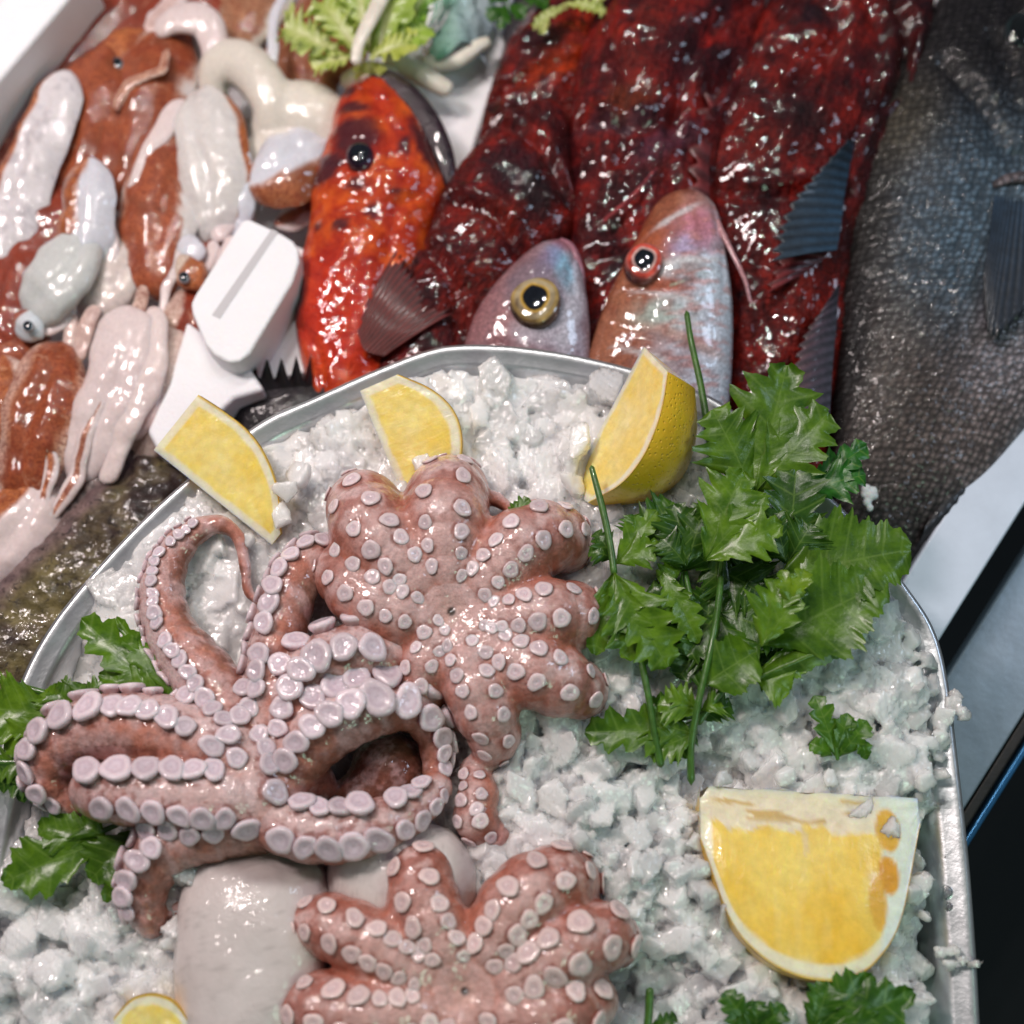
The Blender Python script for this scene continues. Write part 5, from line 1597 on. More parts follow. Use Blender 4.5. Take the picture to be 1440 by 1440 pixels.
arms2 = [
    # A thin upper-left arm with whip tip
    dict(p=[(352, 1075, 318, 38), (322, 1010, 318, 38), (280, 945, 316, 34), (238, 890, 314, 28), (222, 835, 312, 24), (232, 785, 312, 19), (262, 746, 313, 14), (300, 730, 313, 10), (328, 745, 310, 7.5), (338, 785, 306, 6.5), (344, 825, 302, 5.5), (376, 846, 300, 4.5)],
         oral=[(-.55, .35, .7)] * 5 + [(-.9, 0, .6)] * 2 + [(-.3, -.9, .5)] * 2 + [(.8, -.3, .4)] * 3, size=lambda f: 13.5 - 11 * f if f < .85 else 3.2, s=(0.02, 0.7), spread=0.62, gap=1.85),
    # B big hook
    dict(p=[(360, 1090, 322, 44), (300, 1052, 332, 42), (230, 1030, 336, 38), (150, 1024, 336, 34), (88, 1046, 330, 30), (62, 1086, 318, 25), (86, 1126, 302, 18)],
         oral=[(.1, -.4, 1), (.1, -.6, .9), (0, -.8, .7), (-.1, -.9, .7), (-.8, -.6, .6), (-1, 0, .6), (-.8, .6, .6)], size=szp(11, 17, 11), s=(0.1, 1.0), spread=0.55, gap=1.85, k=10),
    # C stub
    dict(p=[(370, 1120, 325, 44), (300, 1125, 344, 42), (230, 1120, 352, 36), (170, 1118, 352, 32), (138, 1116, 346, 28)],
         oral=[(0, 0, 1)] * 3 + [(-.2, 0, 1), (-.5, 0, .9)], size=szp(12, 16.5, 16.5), s=(0.12, 0.98), spread=0.62, gap=2.15, k=9),
    # D lower-left
    dict(p=[(370, 1150, 315, 34), (300, 1165, 326, 34), (240, 1185, 328, 31), (205, 1225, 320, 27), (193, 1265, 308, 23), (200, 1298, 296, 18)],
         oral=[(0, -.4, 1), (-.1, -.4, 1), (-.4, -.3, .9), (-.8, -.1, .7), (-.9, 0, .6), (-.9, 0, .6)], size=szp(12, 14.5, 11), s=(0.2, 1.0), spread=0.55, gap=1.95, k=10),
    dict(p=[(320, 1195, 306, 9), (292, 1225, 300, 8), (268, 1262, 294, 8), (228, 1280, 290, 9)], oral=(0, 0, 1), size=3, s=(0, 0), k=6),
    # E lower ring
    dict(p=[(372, 1130, 330, 30), (400, 1158, 336, 33), (455, 1172, 340, 33), (520, 1166, 338, 30), (575, 1142, 330, 24), (612, 1105, 318, 18)],
         oral=[(-.5, -.1, .9), (-.1, -.2, 1), (0, -.1, 1), (0, -.1, 1), (.1, 0, 1), (.2, 0, 1)], size=szp(14, 16.5, 8), s=(0.0, 1.0), spread=0.72, gap=1.95, k=9),
    # F vertical
    dict(p=[(398, 1095, 318, 34), (386, 1020, 322, 34), (386, 940, 326, 31), (396, 870, 328, 28), (418, 810, 328, 25), (450, 778, 324, 20), (478, 790, 318, 17)],
         oral=[(-.8, 0, .75)] * 4 + [(-.8, -.4, .6), (-.4, -.8, .6), (.2, -.9, .5)], size=szp(12, 13, 9), s=(0.02, 1.0), spread=0.5, gap=1.9, k=8),
    # G upper bend
    dict(p=[(405, 1060, 322, 34), (418, 1000, 330, 36), (450, 950, 338, 36), (500, 925, 342, 34), (545, 928, 332, 26)],
         oral=[(-.7, -.2, .8), (-.6, -.4, .8), (-.4, -.6, .9), (0, -.6, .9), (.2, -.5, .9)], size=szp(12, 17, 15), s=(0.1, 0.98), spread=0.6, gap=2.0, k=9),
    # H inner ring
    dict(p=[(400, 1090, 318, 32), (430, 1052, 340, 32), (478, 1018, 352, 32), (530, 998, 348, 29), (578, 996, 334, 24), (606, 1030, 312, 18), (612, 1080, 300, 15)],
         oral=[(-.2, -.6, .9)] * 4 + [(.3, -.5, .9), (1, -.2, .6), (1, 0, .5)], size=szp(15, 19, 9), s=(0.05, 1.0), spread=0.62, gap=1.95, k=9),
]
oct_b = octopus('octopus', 'pink octopus sprawling to the left with long bent arms and bead like suckers', arms2,
        [(360, 1095, 300, 52), (335, 1030, 292, 46), (430, 1095, 296, 36), (300, 1095, 300, 40), (318, 960, 283, 34), (345, 1010, 290, 42), (350, 950, 280, 30), (540, 1075, 252, 60), (500, 1110, 262, 40), (350, 1180, 290, 34)], (10, 700, 230), (660, 1340, 410), (360, 1100, 300), kk=14, fat=1.34, bt=0.34, ss=1.25, gapf=0.78, sflat=0.85, rimc=(0.70, 0.59, 0.62), edgec=(0.42, 0.27, 0.26),  tint=(0.98, 0.98, 1.0), prof=BEAD)

mx, my = 655, 1392
arms3 = [
    dict(p=[(mx, my, 325, 26), (628, 1335, 340, 38), (598, 1275, 340, 42), (590, 1225, 322, 38), (600, 1200, 290, 26)], oral=[(0, 0, 1), (0, 0, 1), (0, 0, 1), (-.3, -.6, .7), (0, -1, .3)], size=szp(10, 16, 14), s=(0.2, .98), spread=0.6, gap=2.4),
    dict(p=[(mx, my, 325, 26), (580, 1358, 338, 38), (510, 1320, 338, 42), (450, 1300, 320, 38), (425, 1310, 290, 26)], oral=[(0, 0, 1), (0, 0, 1), (0, 0, 1), (-.6, -.3, .7), (-1, 0, .3)], size=szp(10, 14, 13), s=(0.2, .98), spread=0.6, gap=2.3),
    dict(p=[(mx, my, 325, 26), (590, 1420, 336, 40), (520, 1425, 336, 46), (440, 1420, 318, 44), (400, 1440, 280, 30)], oral=[(0, 0, 1), (0, 0, 1), (0, 0, 1), (-.6, -.3, .7), (-1, 0, .3)], size=szp(10, 16, 14), s=(0.25, .98), spread=0.6, gap=2.3),
    dict(p=[(mx, my, 325, 26), (695, 1325, 342, 38), (735, 1265, 342, 46), (790, 1238, 322, 42), (815, 1245, 285, 28)], oral=[(0, 0, 1), (0, 0, 1), (0, 0, 1), (.3, -.6, .7), (.8, -.5, .3)], size=szp(11, 17, 15), s=(0.2, .98), spread=0.6, gap=2.3),
    dict(p=[(mx, my, 325, 26), (725, 1375, 340, 38), (790, 1338, 340, 46), (845, 1318, 320, 42), (870, 1330, 285, 28)], oral=[(0, 0, 1), (0, 0, 1), (0, 0, 1), (.6, -.3, .7), (1, 0, .3)], size=szp(11, 20, 18), s=(0.25, .98), spread=0.6, gap=2.2),
    dict(p=[(mx, my, 325, 26), (715, 1425, 338, 38), (780, 1420, 338, 46), (830, 1410, 310, 36)], oral=[(0, 0, 1), (0, 0, 1), (0, 0, 1), (.6, 0, .7)], size=szp(11, 19, 16), s=(0.25, .98), spread=0.6, gap=2.2),
    dict(p=[(mx, my, 325, 26), (650, 1460, 338, 40), (640, 1530, 330, 46), (640, 1590, 300, 36)], oral=UPZ, size=szp(11, 16, 14), s=(0.25, .98), spread=0.6, gap=2.4),
    dict(p=[(mx, my, 325, 26), (585, 1475, 338, 36), (520, 1520, 330, 42), (480, 1560, 300, 30)], oral=UPZ, size=szp(11, 16, 14), s=(0.25, .98), spread=0.6, gap=2.4),
]
oct_c = octopus('octopus', 'reddish pink octopus lying mouth up at the bottom edge, cut off by the picture frame', arms3,
        [(mx, my, 308, 52)] + [(mx + 80 * math.cos(q), my + 80 * math.sin(q), 296, 44) for q in np.arange(0, 6.2, 0.7)] + [(mx + 140 * math.cos(q), my + 110 * math.sin(q), 284, 34) for q in np.arange(0, 6.2, 0.45)], (350, 1150, 220), (930, 1660, 410), (655, 1392, 300), kk=13, mouth=(mx, my, 350), tint=(0.95, 0.84, 0.81), fat=1.2, sflat=0.62, gapf=0.88, ss=0.95, prof=DOME, rich=0.8, rimc=(0.78, 0.68, 0.68), edgec=(0.28, 0.10, 0.08))

# smooth white bodies
WB = 'smooth white octopus bodies between the arms'
for par, lab, rows in [(oct_b, 'smooth white body sac under the bent arms', [(265, 1175, 440, 1180, 262, 30), (262, 1230, 466, 1230, 276, 50), (254, 1300, 468, 1300, 286, 60), (250, 1380, 462, 1385, 286, 62), (255, 1460, 455, 1465, 280, 60), (270, 1540, 430, 1545, 262, 50)]),
                  (oct_c, 'smaller smooth white body sac', [(455, 1230, 470, 1290, 270, 28), (480, 1180, 500, 1310, 280, 50), (540, 1160, 560, 1320, 286, 58), (610, 1160, 630, 1310, 284, 56), (665, 1180, 680, 1280, 272, 40)])]:
    d = loft(rows, 80, 56, 0.9, 0.16, 0.16)
    V = d['V']
    nb_ = fbm(V[:, 0] / 40, V[:, 1] / 60, 4, 19)[:, None]; nv_ = sstep(0.47, 0.5, fbm(V[:, 0] / 26, V[:, 1] / 26, 4, 23)) * sstep(0.53, 0.5, fbm(V[:, 0] / 26, V[:, 1] / 26, 4, 23))
    cc = np.array([0.62, 0.565, 0.55]) * (1 - nb_ * 0.35) + np.array([0.50, 0.40, 0.38]) * nb_ * 0.35
    cc = cc * (1 - 0.16 * nv_[:, None])
    V[:, 2] += 12 * (fbm(V[:, 0] / 90, V[:, 1] / 90, 2, 3) - .5) + 14
    for q in ((380, 1228, 50, 20, 10, (0.10, 0.05, 0.055)), (440, 1215, 20, 20, 0, (0.25, 0.16, 0.17))):
        spot(cc, V, *q, 0.5, 0.5, 0.3)
    put('mantle', d, M['mantle'], par, col=cc, label=lab)


# ------------------------------------------------------------------ LEMONS
def lemon(label, A, B, rf, ph0, ph1, h, perp, memb=None, tipcut=True, group='lemon wedges on the ice', spots=(), hB=None, pith=0.10, pithT=None, slope=0.0, wob=3.0, pc=((0.86, 0.61, 0.08), (0.88, 0.75, 0.32))):
    """wedge of revolution about axis A-B (px). rf: radii at even t. angles in degrees above the picture plane."""
    wA = P(A[0], A[1], h); wB = P(B[0], B[1], h if hB is None else hB)
    t = thing('lemon_wedge', label, 'lemon wedge', ((A[0] + B[0]) / 2, (A[1] + B[1]) / 2, h - 60), group)
    ax = wB - wA; L = np.linalg.norm(ax); ax /= L
    # in-plane perpendicular on the given side
    zc = np.array([0, 0, 1.0])
    u = np.cross(zc, ax); u /= np.linalg.norm(u)
    tst = P(A[0] + perp[0] * 50, A[1] + perp[1] * 50, h) - wA
    if (u * tst).sum() < 0: u = -u
    w = np.cross(ax, u)
    if w[2] < 0: w = -w
    nt, ns, na = 70, 44, 30
    tt = np.linspace(0, 1, nt)
    R = spline([(i, 0, r) for i, r in enumerate(rf)], nt)[:, 2] * K
    vec = lambda a: math.cos(a) * u + math.sin(a) * w
    parts = []
    for j, a in enumerate((math.radians(ph0), math.radians(ph1))):
        s = np.linspace(0, 1, ns)
        T, Sx = np.meshgrid(tt, s, indexing='ij')
        r0 = (wob * 2 * (fbm(tt * 9, tt * 0 + 3, 3, 49) - .4) + wob * 5 * (1 - sstep(0, .05, tt)) * 0.6 * (R / K > 40)) * K if wob > 3 else tt * 0
        rr = r0[:, None] + Sx * (R - r0)[:, None]
        V = wA + (T * L + slope * rr * (1 - T) ** 2)[..., None] * ax + rr[..., None] * vec(a)
        # fine relief
        nrm = np.cross(ax, vec(a)); nrm *= (1 if nrm[2] > 0 else -1)
        rel = (fbm(T * 7 + j * 7, Sx * 4, 2, 40) - .5) * 0.0009 * sstep(0, 0.12, Sx) * sstep(1, 0.9, Sx)
        if memb: rel = rel + 0.0022 * np.sin(np.clip((rr / K - memb) / (R[:, None] / K - memb + 1), 0, 1) * math.pi) * sstep(0, .1, T) * sstep(.85, .7, T) + 0.0012 * (fbm(T * 6, rr / K / 8, 3, 45) - .5) * sstep(memb + 10, memb - 5, rr / K)
        V = V + rel[..., None] * nrm
        rpx = rr / K
        Rp = R[:, None] / K
        din = np.minimum.reduce([Rp - rpx, np.full_like(Rp * Sx, 999)])
        tl = np.minimum(T, 1 - T) * L / K
        pulp = np.array(pc[0]); pulp2 = np.array(pc[1]); pi_ = np.array([0.86, 0.78, 0.58]); rind = np.array([0.84, 0.50, 0.02])
        nz = fbm(T * 6 + j, Sx * 3, 4, 41)[..., None]
        nz = np.clip(nz * 1.6 - 0.45 + 0.5 * (1 - Sx[..., None]) * (0.5 if memb else 0.2), 0, 1)
        cc = pulp * (1 - nz) + pulp2 * nz
        ray = sstep(0.62, 0.70, fbm(T * 26, Sx * 3 + j, 2, 48))[..., None] * 0.12
        cc = cc * (1 - ray) + np.array([0.9, 0.8, 0.45]) * ray
        pw = pith * 100 * (1 + 0.5 * (fbm(T * 8, Sx * 0 + j, 2, 42) - .5))
        edge = np.minimum(din, tl * 1.3 + (0 if tipcut else 0))
        m = (1 - sstep(pw, pw + 5, edge))[..., None]
        cc = cc * (1 - m) + pi_ * m
        mb = memb or 7
        wobb = mb * (1 + 0.7 * (fbm(T * 14, Sx * 2, 3, 44) - .5))
        m = (1 - sstep(wobb, wobb + 6, rpx))[..., None]
        pale = np.array([0.84, 0.74, 0.56])
        cc = cc * (1 - m) + pale * m
        if memb:
            sl = sstep(0.58, 0.66, fbm(T * 5, rpx / 7, 3, 45)) * sstep(6, 12, rpx) * sstep(mb, mb - 10, rpx) * sstep(0.02, 0.1, T) * sstep(.9, .7, T)
            cc = cc * (1 - sl[..., None] * .8) + np.array([0.60, 0.38, 0.10]) * sl[..., None] * .8
        for (st_, sr_, rx, ry, colr) in spots:
            q = np.hypot((T - st_) / rx, (rpx - sr_) / ry)
            m = (1 - sstep(0.85, 1.1, q))[..., None]
            cc = cc * (1 - m) + np.array(colr) * m
        if pithT:
            m = sstep(pithT - 0.015, pithT + 0.015, T + 0.06 * (fbm(T * 3, Sx * 5, 2, 47) - .5) + 0.05 * (Sx - .5))[..., None]
            cc = cc * (1 - m) + np.array([0.74, 0.78, 0.68]) * m
            for (st_, sr_, rx, ry, colr) in spots:
                q = np.hypot((T - st_) / rx, (rpx - sr_) / ry)
                m = (1 - sstep(0.85, 1.1, q))[..., None]
                cc = cc * (1 - m) + np.array(colr) * m
        m = (1 - sstep(1.2, 4.0, din))[..., None]
        cc = cc * (1 - m) + rind * m
        F = grid_faces(ns, nt)
        uv = np.stack([T * 2, rr / 0.03], -1).reshape(-1, 2)
        parts.append((V.reshape(-1, 3), F, cc.reshape(-1, 3), uv))
    # end cap at t=0
    Qa, Qs = np.meshgrid(np.linspace(math.radians(ph0), math.radians(ph1), na), np.linspace(0, 1, ns), indexing='ij')
    V = wA + (slope * Qs * R[0])[..., None] * ax + (Qs * R[0])[..., None] * (np.cos(Qa)[..., None] * u + np.sin(Qa)[..., None] * w)
    ang = np.minimum(Qa - min(math.radians(ph0), math.radians(ph1)), max(math.radians(ph0), math.radians(ph1)) - Qa) * Qs * R[0] / K
    pulpm = (sstep(0.22, 0.3, Qs) * (1 - sstep(0.55, 0.66, Qs)) * sstep(4, 9, ang))[..., None]
    cc = np.array([0.86, 0.78, 0.60]) * (1 - pulpm) + np.array([0.86, 0.58, 0.12]) * pulpm
    m = sstep(0.96, 0.99, Qs)[..., None]; cc = cc * (1 - m) + np.array([0.84, 0.5, 0.02]) * m
    parts.append((V.reshape(-1, 3), grid_faces(ns, na), cc.reshape(-1, 3), np.stack([Qa, Qs], -1).reshape(-1, 2)))
    V = wB + (Qs * R[-1])[..., None] * (np.cos(Qa)[..., None] * u + np.sin(Qa)[..., None] * w)
    parts.append((V.reshape(-1, 3), grid_faces(ns, na), (cc * 0 + np.array([0.84, 0.62, 0.2])).reshape(-1, 3), np.stack([Qa, Qs], -1).reshape(-1, 2)))
    V = np.vstack([p_[0] for p_ in parts]); o2 = 0; Fs = []
    for p_ in parts: Fs.append(p_[1] + o2); o2 += len(p_[0])
    build('flesh', V, np.vstack(Fs), M['lemon'], t, True, np.vstack([p_[2] for p_ in parts]), np.vstack([p_[3] for p_ in parts]))
    # rind
    Qa, T = np.meshgrid(np.linspace(math.radians(ph0), math.radians(ph1), na), tt, indexing='ij')
    RR = np.broadcast_to(R[None, :], T.shape) + 0.0002
    V = wA + (T * L + slope * RR * (1 - T) ** 2)[..., None] * ax + RR[..., None] * (np.cos(Qa)[..., None] * u + np.sin(Qa)[..., None] * w)
    build('rind', V.reshape(-1, 3), grid_faces(nt, na), M['rind'], t, True)
    return t


lemon('lemon wedge standing in the ice nearest the squid box and mottled fish', (216, 633), (382, 766), [100, 104, 104, 92, 66, 22], 14, -48, 330, (0.62, -0.78), pith=0.11, hB=292)
lemon('lemon wedge standing in the ice just above the flower shaped octopus', (506, 550), (574, 716), [60, 94, 112, 112, 96, 60], 12, -50, 335, (0.92, -0.39), pith=0.14, hB=292)
lemon('large lemon wedge with its yellow rind turned to the parsley bunch', (905, 487), (800, 688), [92, 118, 132, 134, 116, 66], 52, -6, 366, (0.88, 0.46), pith=0.10, hB=272, slope=0.22)
lemon('big halved lemon wedge lying flat on the chipped ice at the lower right', (984, 1104), (1290, 1122), [70, 165, 204, 222, 228, 224, 202, 150, 34], 7, -60, 312, (0, 1), memb=46, wob=5.0, pc=((0.85, 0.50, 0.03), (0.88, 0.69, 0.20)), pith=0.17, pithT=0.80,
      spots=[(0.85, 44, 0.055, 28, (0.76, 0.44, 0.07)), (0.835, 100, 0.05, 24, (0.72, 0.36, 0.05)), (0.775, 134, 0.04, 34, (0.78, 0.46, 0.08)), (0.47, 66, 0.010, 22, (0.80, 0.62, 0.32))], hB=306)
lemon('lemon wedge just peeping in at the bottom edge beside the white body', (160, 1462), (268, 1454), [24, 42, 48, 46, 36, 12], 8, -50, 336, (0, -1))


# ------------------------------------------------------------------ PARSLEY
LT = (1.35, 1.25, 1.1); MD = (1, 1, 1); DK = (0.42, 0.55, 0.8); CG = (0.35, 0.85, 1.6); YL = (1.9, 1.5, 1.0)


def sprig(label, stems, leaves, base, group='parsley sprigs', name='parsley'):
    t = thing(name, label, 'parsley', base, group)
    for s_ in stems: stem(t, s_)
    for i, (tone, bl) in enumerate(leaves):
        bs = []
        for j, b in enumerate(bl):
            kw = dict(b[3]) if len(b) > 3 else {}
            kw.setdefault('seed', i * 13 + j * 5 + int(base[0]))
            bs.append(blade(b[0], b[1], b[2] * 1.16, **kw))
        leaf(t, bs, tone)
    return t


def L3(j, tips, h0, h1, **kw):
    return [(j, tp[:2], tp[2], dict(h0=h0, h1=h1 + (tp[3] if len(tp) > 3 else 0), **kw)) for tp in tips]


sprig('parsley sprig with the big pointed leaf rising against the black fish', [
    [(1018, 775, 330, 5), (1010, 850, 350, 5), (1002, 900, 360, 5), (982, 990, 350, 5), (972, 1050, 330, 5), (972, 1105, 318, 6)],
    [(1060, 680, 360, 4), (1030, 740, 350, 4), (1018, 790, 340, 5)]], [
    (MD, L3((1062, 690), [(1108, 502, 58), (992, 572, 48), (1172, 575, 46)], 352, 385, n=4, depth=0.55)),
    (CG, L3((1135, 690), [(1226, 622, 24), (1224, 668, 28)], 340, 352, n=3)),
    (LT, L3((992, 784), [(1048, 655, 46), (1108, 738, 34), (1084, 690, 24)], 372, 398, n=4, depth=0.55)),
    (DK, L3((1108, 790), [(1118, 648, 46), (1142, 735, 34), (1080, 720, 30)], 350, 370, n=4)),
], (1050, 800, 300))
sprig('parsley sprig with broad rounded leaves spreading over the right side of the tray', [
    [(1075, 900, 335, 5), (1040, 940, 335, 5), (1005, 985, 335, 5), (980, 1020, 325, 5)]], [
    ((0.95, 0.95, 1), L3((1090, 812), [(1300, 770, 62)], 352, 360, n=6, depth=0.24, sweep=0.55)),
    (MD, L3((1070, 905), [(1262, 812, 60)], 356, 372, n=6, depth=0.24, sweep=0.55)),
    (LT, L3((1072, 908), [(1098, 806, 36), (1138, 812, 20)], 385, 392, n=3, depth=0.55)),
    (YL, L3((1112, 850), [(1095, 798, 14), (1132, 796, 16)], 396, 404, n=2)),
    (MD, L3((1058, 955), [(1225, 888, 20)], 350, 362, n=5, depth=0.2, fold=-0.6)),
    (LT, L3((1060, 950), [(1115, 975, 26), (1150, 920, 20)], 338, 346, n=4, depth=0.2)),
    (MD, L3((990, 962), [(1070, 912, 40)], 348, 352, n=3, depth=0.12, sweep=0.3)),
], (1080, 900, 300))
sprig('parsley sprig hanging with a long leaf beside the flower shaped octopus', [
    [(831, 654, 375, 4), (846, 710, 372, 5), (858, 765, 368, 5), (864, 810, 366, 5)],
    [(900, 920, 345, 5), (912, 980, 342, 5), (920, 1030, 336, 5), (930, 1080, 325, 6)]], [
    (LT, L3((863, 808), [(948, 950, 42), (892, 940, 32)], 372, 352, n=4, depth=0.55)),
    (MD, L3((862, 808), [(833, 930, 30), (866, 905, 24)], 366, 350, n=4, depth=0.3)),
    (LT, L3((865, 792), [(930, 712, 20), (935, 765, 22)], 350, 358, n=3)),
    (DK, L3((862, 785), [(824, 776, 16), (834, 745, 16)], 352, 356, n=3)),
], (870, 850, 300))
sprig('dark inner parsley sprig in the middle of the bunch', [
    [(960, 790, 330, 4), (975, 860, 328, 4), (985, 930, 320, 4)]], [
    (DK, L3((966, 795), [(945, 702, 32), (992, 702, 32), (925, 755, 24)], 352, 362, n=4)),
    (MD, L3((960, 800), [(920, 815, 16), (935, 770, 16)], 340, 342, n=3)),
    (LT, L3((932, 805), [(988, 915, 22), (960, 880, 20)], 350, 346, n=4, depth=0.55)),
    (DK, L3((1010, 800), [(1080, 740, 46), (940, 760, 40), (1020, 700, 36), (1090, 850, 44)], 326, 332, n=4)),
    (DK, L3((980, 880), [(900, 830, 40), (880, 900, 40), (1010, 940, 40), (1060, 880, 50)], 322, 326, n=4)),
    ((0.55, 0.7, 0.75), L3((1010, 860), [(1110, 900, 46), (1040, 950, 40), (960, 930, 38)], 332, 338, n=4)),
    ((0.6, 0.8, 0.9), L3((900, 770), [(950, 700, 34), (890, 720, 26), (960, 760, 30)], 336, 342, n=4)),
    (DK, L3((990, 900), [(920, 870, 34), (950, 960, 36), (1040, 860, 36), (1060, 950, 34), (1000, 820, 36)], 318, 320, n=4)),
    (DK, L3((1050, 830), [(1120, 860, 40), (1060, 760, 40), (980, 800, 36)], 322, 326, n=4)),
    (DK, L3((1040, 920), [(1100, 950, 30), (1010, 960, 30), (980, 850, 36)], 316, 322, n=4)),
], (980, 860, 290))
sprig('lower parsley sprig with small leaves pointing left over the ice chips', [
    [(985, 960, 326, 4), (982, 1000, 322, 4), (972, 1035, 318, 4), (950, 1060, 312, 4)]], [
    (MD, L3((978, 1032), [(806, 1028, 34), (870, 1010, 26), (905, 1062, 28)], 326, 322, n=4, depth=0.55)),
    (LT, L3((985, 1000), [(918, 990, 26), (935, 968, 18), (1015, 985, 22)], 332, 332, n=4)),
    (DK, L3((980, 1010), [(940, 1075, 20), (900, 985, 22), (1035, 990, 22)], 320, 316, n=4)),
], (960, 1020, 290))
sprig('single loose parsley leaf on the ice above the big lemon piece', [[(1178, 1070, 318, 3), (1176, 1050, 322, 3), (1174, 1030, 324, 3)]], [
    ((0.8, 0.95, 0.9), [((1176, 1062), (1140, 970, )[:2], 19, dict(h0=318, h1=330, n=3, depth=0.55)), ((1176, 1062), (1192, 998), 14, dict(h0=318, h1=332, n=3, depth=0.3)),
                        ((1180, 1064), (1222, 1010), 17, dict(h0=318, h1=332, n=3, depth=0.3)), ((1172, 1062), (1134, 1044), 13, dict(h0=318, h1=326, n=2, depth=0.3)),
                        ((1200, 1030), (1222, 1072), 10, dict(h0=324, h1=318, n=2, depth=0.3))])], (1178, 1050, 290))
sprig('wide parsley leaf at the bottom edge right of the big lemon piece', [[(1142, 1470, 320, 5), (1150, 1440, 326, 4), (1165, 1420, 330, 4)]], [
    ((0.55, 0.75, 0.7), L3((1142, 1455), [(1298, 1388, 36), (1234, 1362, 34), (1165, 1372, 28), (1262, 1440, 26)], 322, 336, n=4, depth=0.35))], (1150, 1450, 290))
sprig('smaller dark parsley leaf at the bottom edge below the big lemon piece', [[(1062, 1470, 318, 4), (1062, 1445, 322, 4), (1060, 1425, 324, 3)]], [
    ((0.45, 0.65, 0.7), L3((1062, 1455), [(1012, 1388, 22), (1062, 1402, 20), (1106, 1408, 18), (1022, 1440, 16)], 320, 330, n=3, depth=0.35))], (1060, 1440, 290))
sprig('dark parsley stem stub with a scrap of leaf at the bottom edge beside the octopus', [[(905, 1480, 300, 6), (912, 1430, 306, 6), (914, 1388, 310, 6)]], [
    (DK, L3((912, 1450), [(955, 1425, 14), (948, 1455, 14)], 302, 304, n=3))], (912, 1450, 280))
sprig('tiny parsley leaf tip lying on the flower shaped octopus', [[(714, 733, 372, 2), (722, 726, 374, 2), (728, 720, 374, 2)]], [
    (MD, L3((716, 732), [(748, 699, 13), (728, 703, 7), (745, 722, 8)], 374, 380, n=3, arch=3))], (720, 725, 350))
sprig('parsley leaf behind the sprawling arms with its tip pointing up left', [[(252, 992, 318, 5), (235, 970, 322, 4), (215, 945, 324, 4)]], [
    ((1.1, 1.1, 1), L3((250, 990), [(100, 858, 34), (128, 945, 26), (155, 855, 18)], 322, 326, n=4, depth=0.55)),
    (DK, L3((250, 992), [(175, 985, 26), (200, 1005, 20)], 316, 316, n=3))], (230, 960, 280))
sprig('broad parsley leaf at the left edge above the hooked arm', [[(-30, 948, 322, 5), (40, 968, 322, 5), (100, 985, 322, 5)], [(-20, 1072, 318, 6), (30, 1072, 318, 5), (60, 1070, 316, 4)]], [
    (LT, L3((90, 1010), [(-20, 995, 46), (60, 968, 22), (0, 1062, 30)], 322, 326, n=4, depth=0.3)),
    (MD, L3((110, 1000), [(72, 965, 24), (118, 958, 24), (160, 968, 24)], 320, 328, n=3, depth=0.3)),
    (DK, L3((70, 1080), [(-10, 1110, 24), (20, 1130, 18)], 312, 312, n=3)),
    (MD, L3((60, 1065), [(-20, 1085, 22), (20, 1095, 16)], 316, 312, n=4))], (60, 1020, 280))
sprig('parsley leaf below the hooked arm stretching to the left edge', [[(175, 1155, 310, 4), (120, 1180, 312, 4), (80, 1200, 312, 4)]], [
    ((1.0, 1.0, 0.9), L3((150, 1180), [(-10, 1248, 38), (45, 1160, 30), (110, 1150, 26)], 308, 314, n=4, depth=0.35)),
    ((0.8, 0.85, 0.8), L3((205, 1165), [(120, 1245, 36), (142, 1280, 20), (190, 1215, 20)], 306, 310, n=4, depth=0.35))], (130, 1190, 270))
t = thing('chive', 'thin upright green stalk crossing the pale fish cheek behind the large lemon wedge', 'herb stalk', (1000, 640, 280))
stem(t, [(965, 436, 300, 4), (972, 480, 305, 4.5), (985, 540, 312, 5), (995, 600, 318, 5.5), (1005, 660, 318, 6)])

# ------------------------------------------------------------------ CURLY SALAD
def frisee(parent, b, t, w, h0, h1, seed, tone=(1, 1, 1)):
    nt, ns = 60, 21
    r_ = np.random.default_rng(seed)
    T, Sx = np.meshgrid(np.linspace(0, 1, nt), np.linspace(-1, 1, ns), indexing='ij')
    b = np.array(b, float); t = np.array(t, float); L = np.linalg.norm(t - b); d = (t - b) / L; nn = np.array([-d[1], d[0]])
    ph = r_.uniform(0, 6)
    A = np.abs(Sx)
    wd = w * (0.25 + 0.75 * sstep(0, .45, T)) * (0.6 + 0.4 * tri(T * 5 + 0.1 * ph) + 0.2 * tri(T * 16)) * (1 - 0.4 * sstep(.8, 1, T))
    fr = np.sin(T * 42 + ph + Sx * 3) * A ** 2 * w * 0.30
    X = b[0] + d[0] * (T * L + A * wd * 0.5) + nn[0] * (Sx * wd) + fr * 0.5
    Y = b[1] + d[1] * (T * L + A * wd * 0.5) + nn[1] * (Sx * wd) + np.cos(T * 37 + ph * 2) * A ** 2 * w * .2
    Z = h0 + (h1 - h0) * T + 10 * np.sin(T * 3) + fr * 0.9 + A * w * 0.3
    V = np.stack([X, Y, Z], -1).reshape(-1, 3)
    wh = sstep(0.35, 0.05, A) * sstep(1, 0.3, T)
    c_ = np.array(tone)[None, None] * (1 - wh[..., None]) + np.array([1.35, 1.2, 2.2]) * wh[..., None]
    dd = dict(V=V, F=grid_faces(ns, nt), h0=np.full(len(V), (h0 + h1) / 2.), uv=np.stack([T * 5, Sx], -1).reshape(-1, 2))
    put('leaf', dd, M['lettuce'], parent, col=c_.reshape(-1, 3))


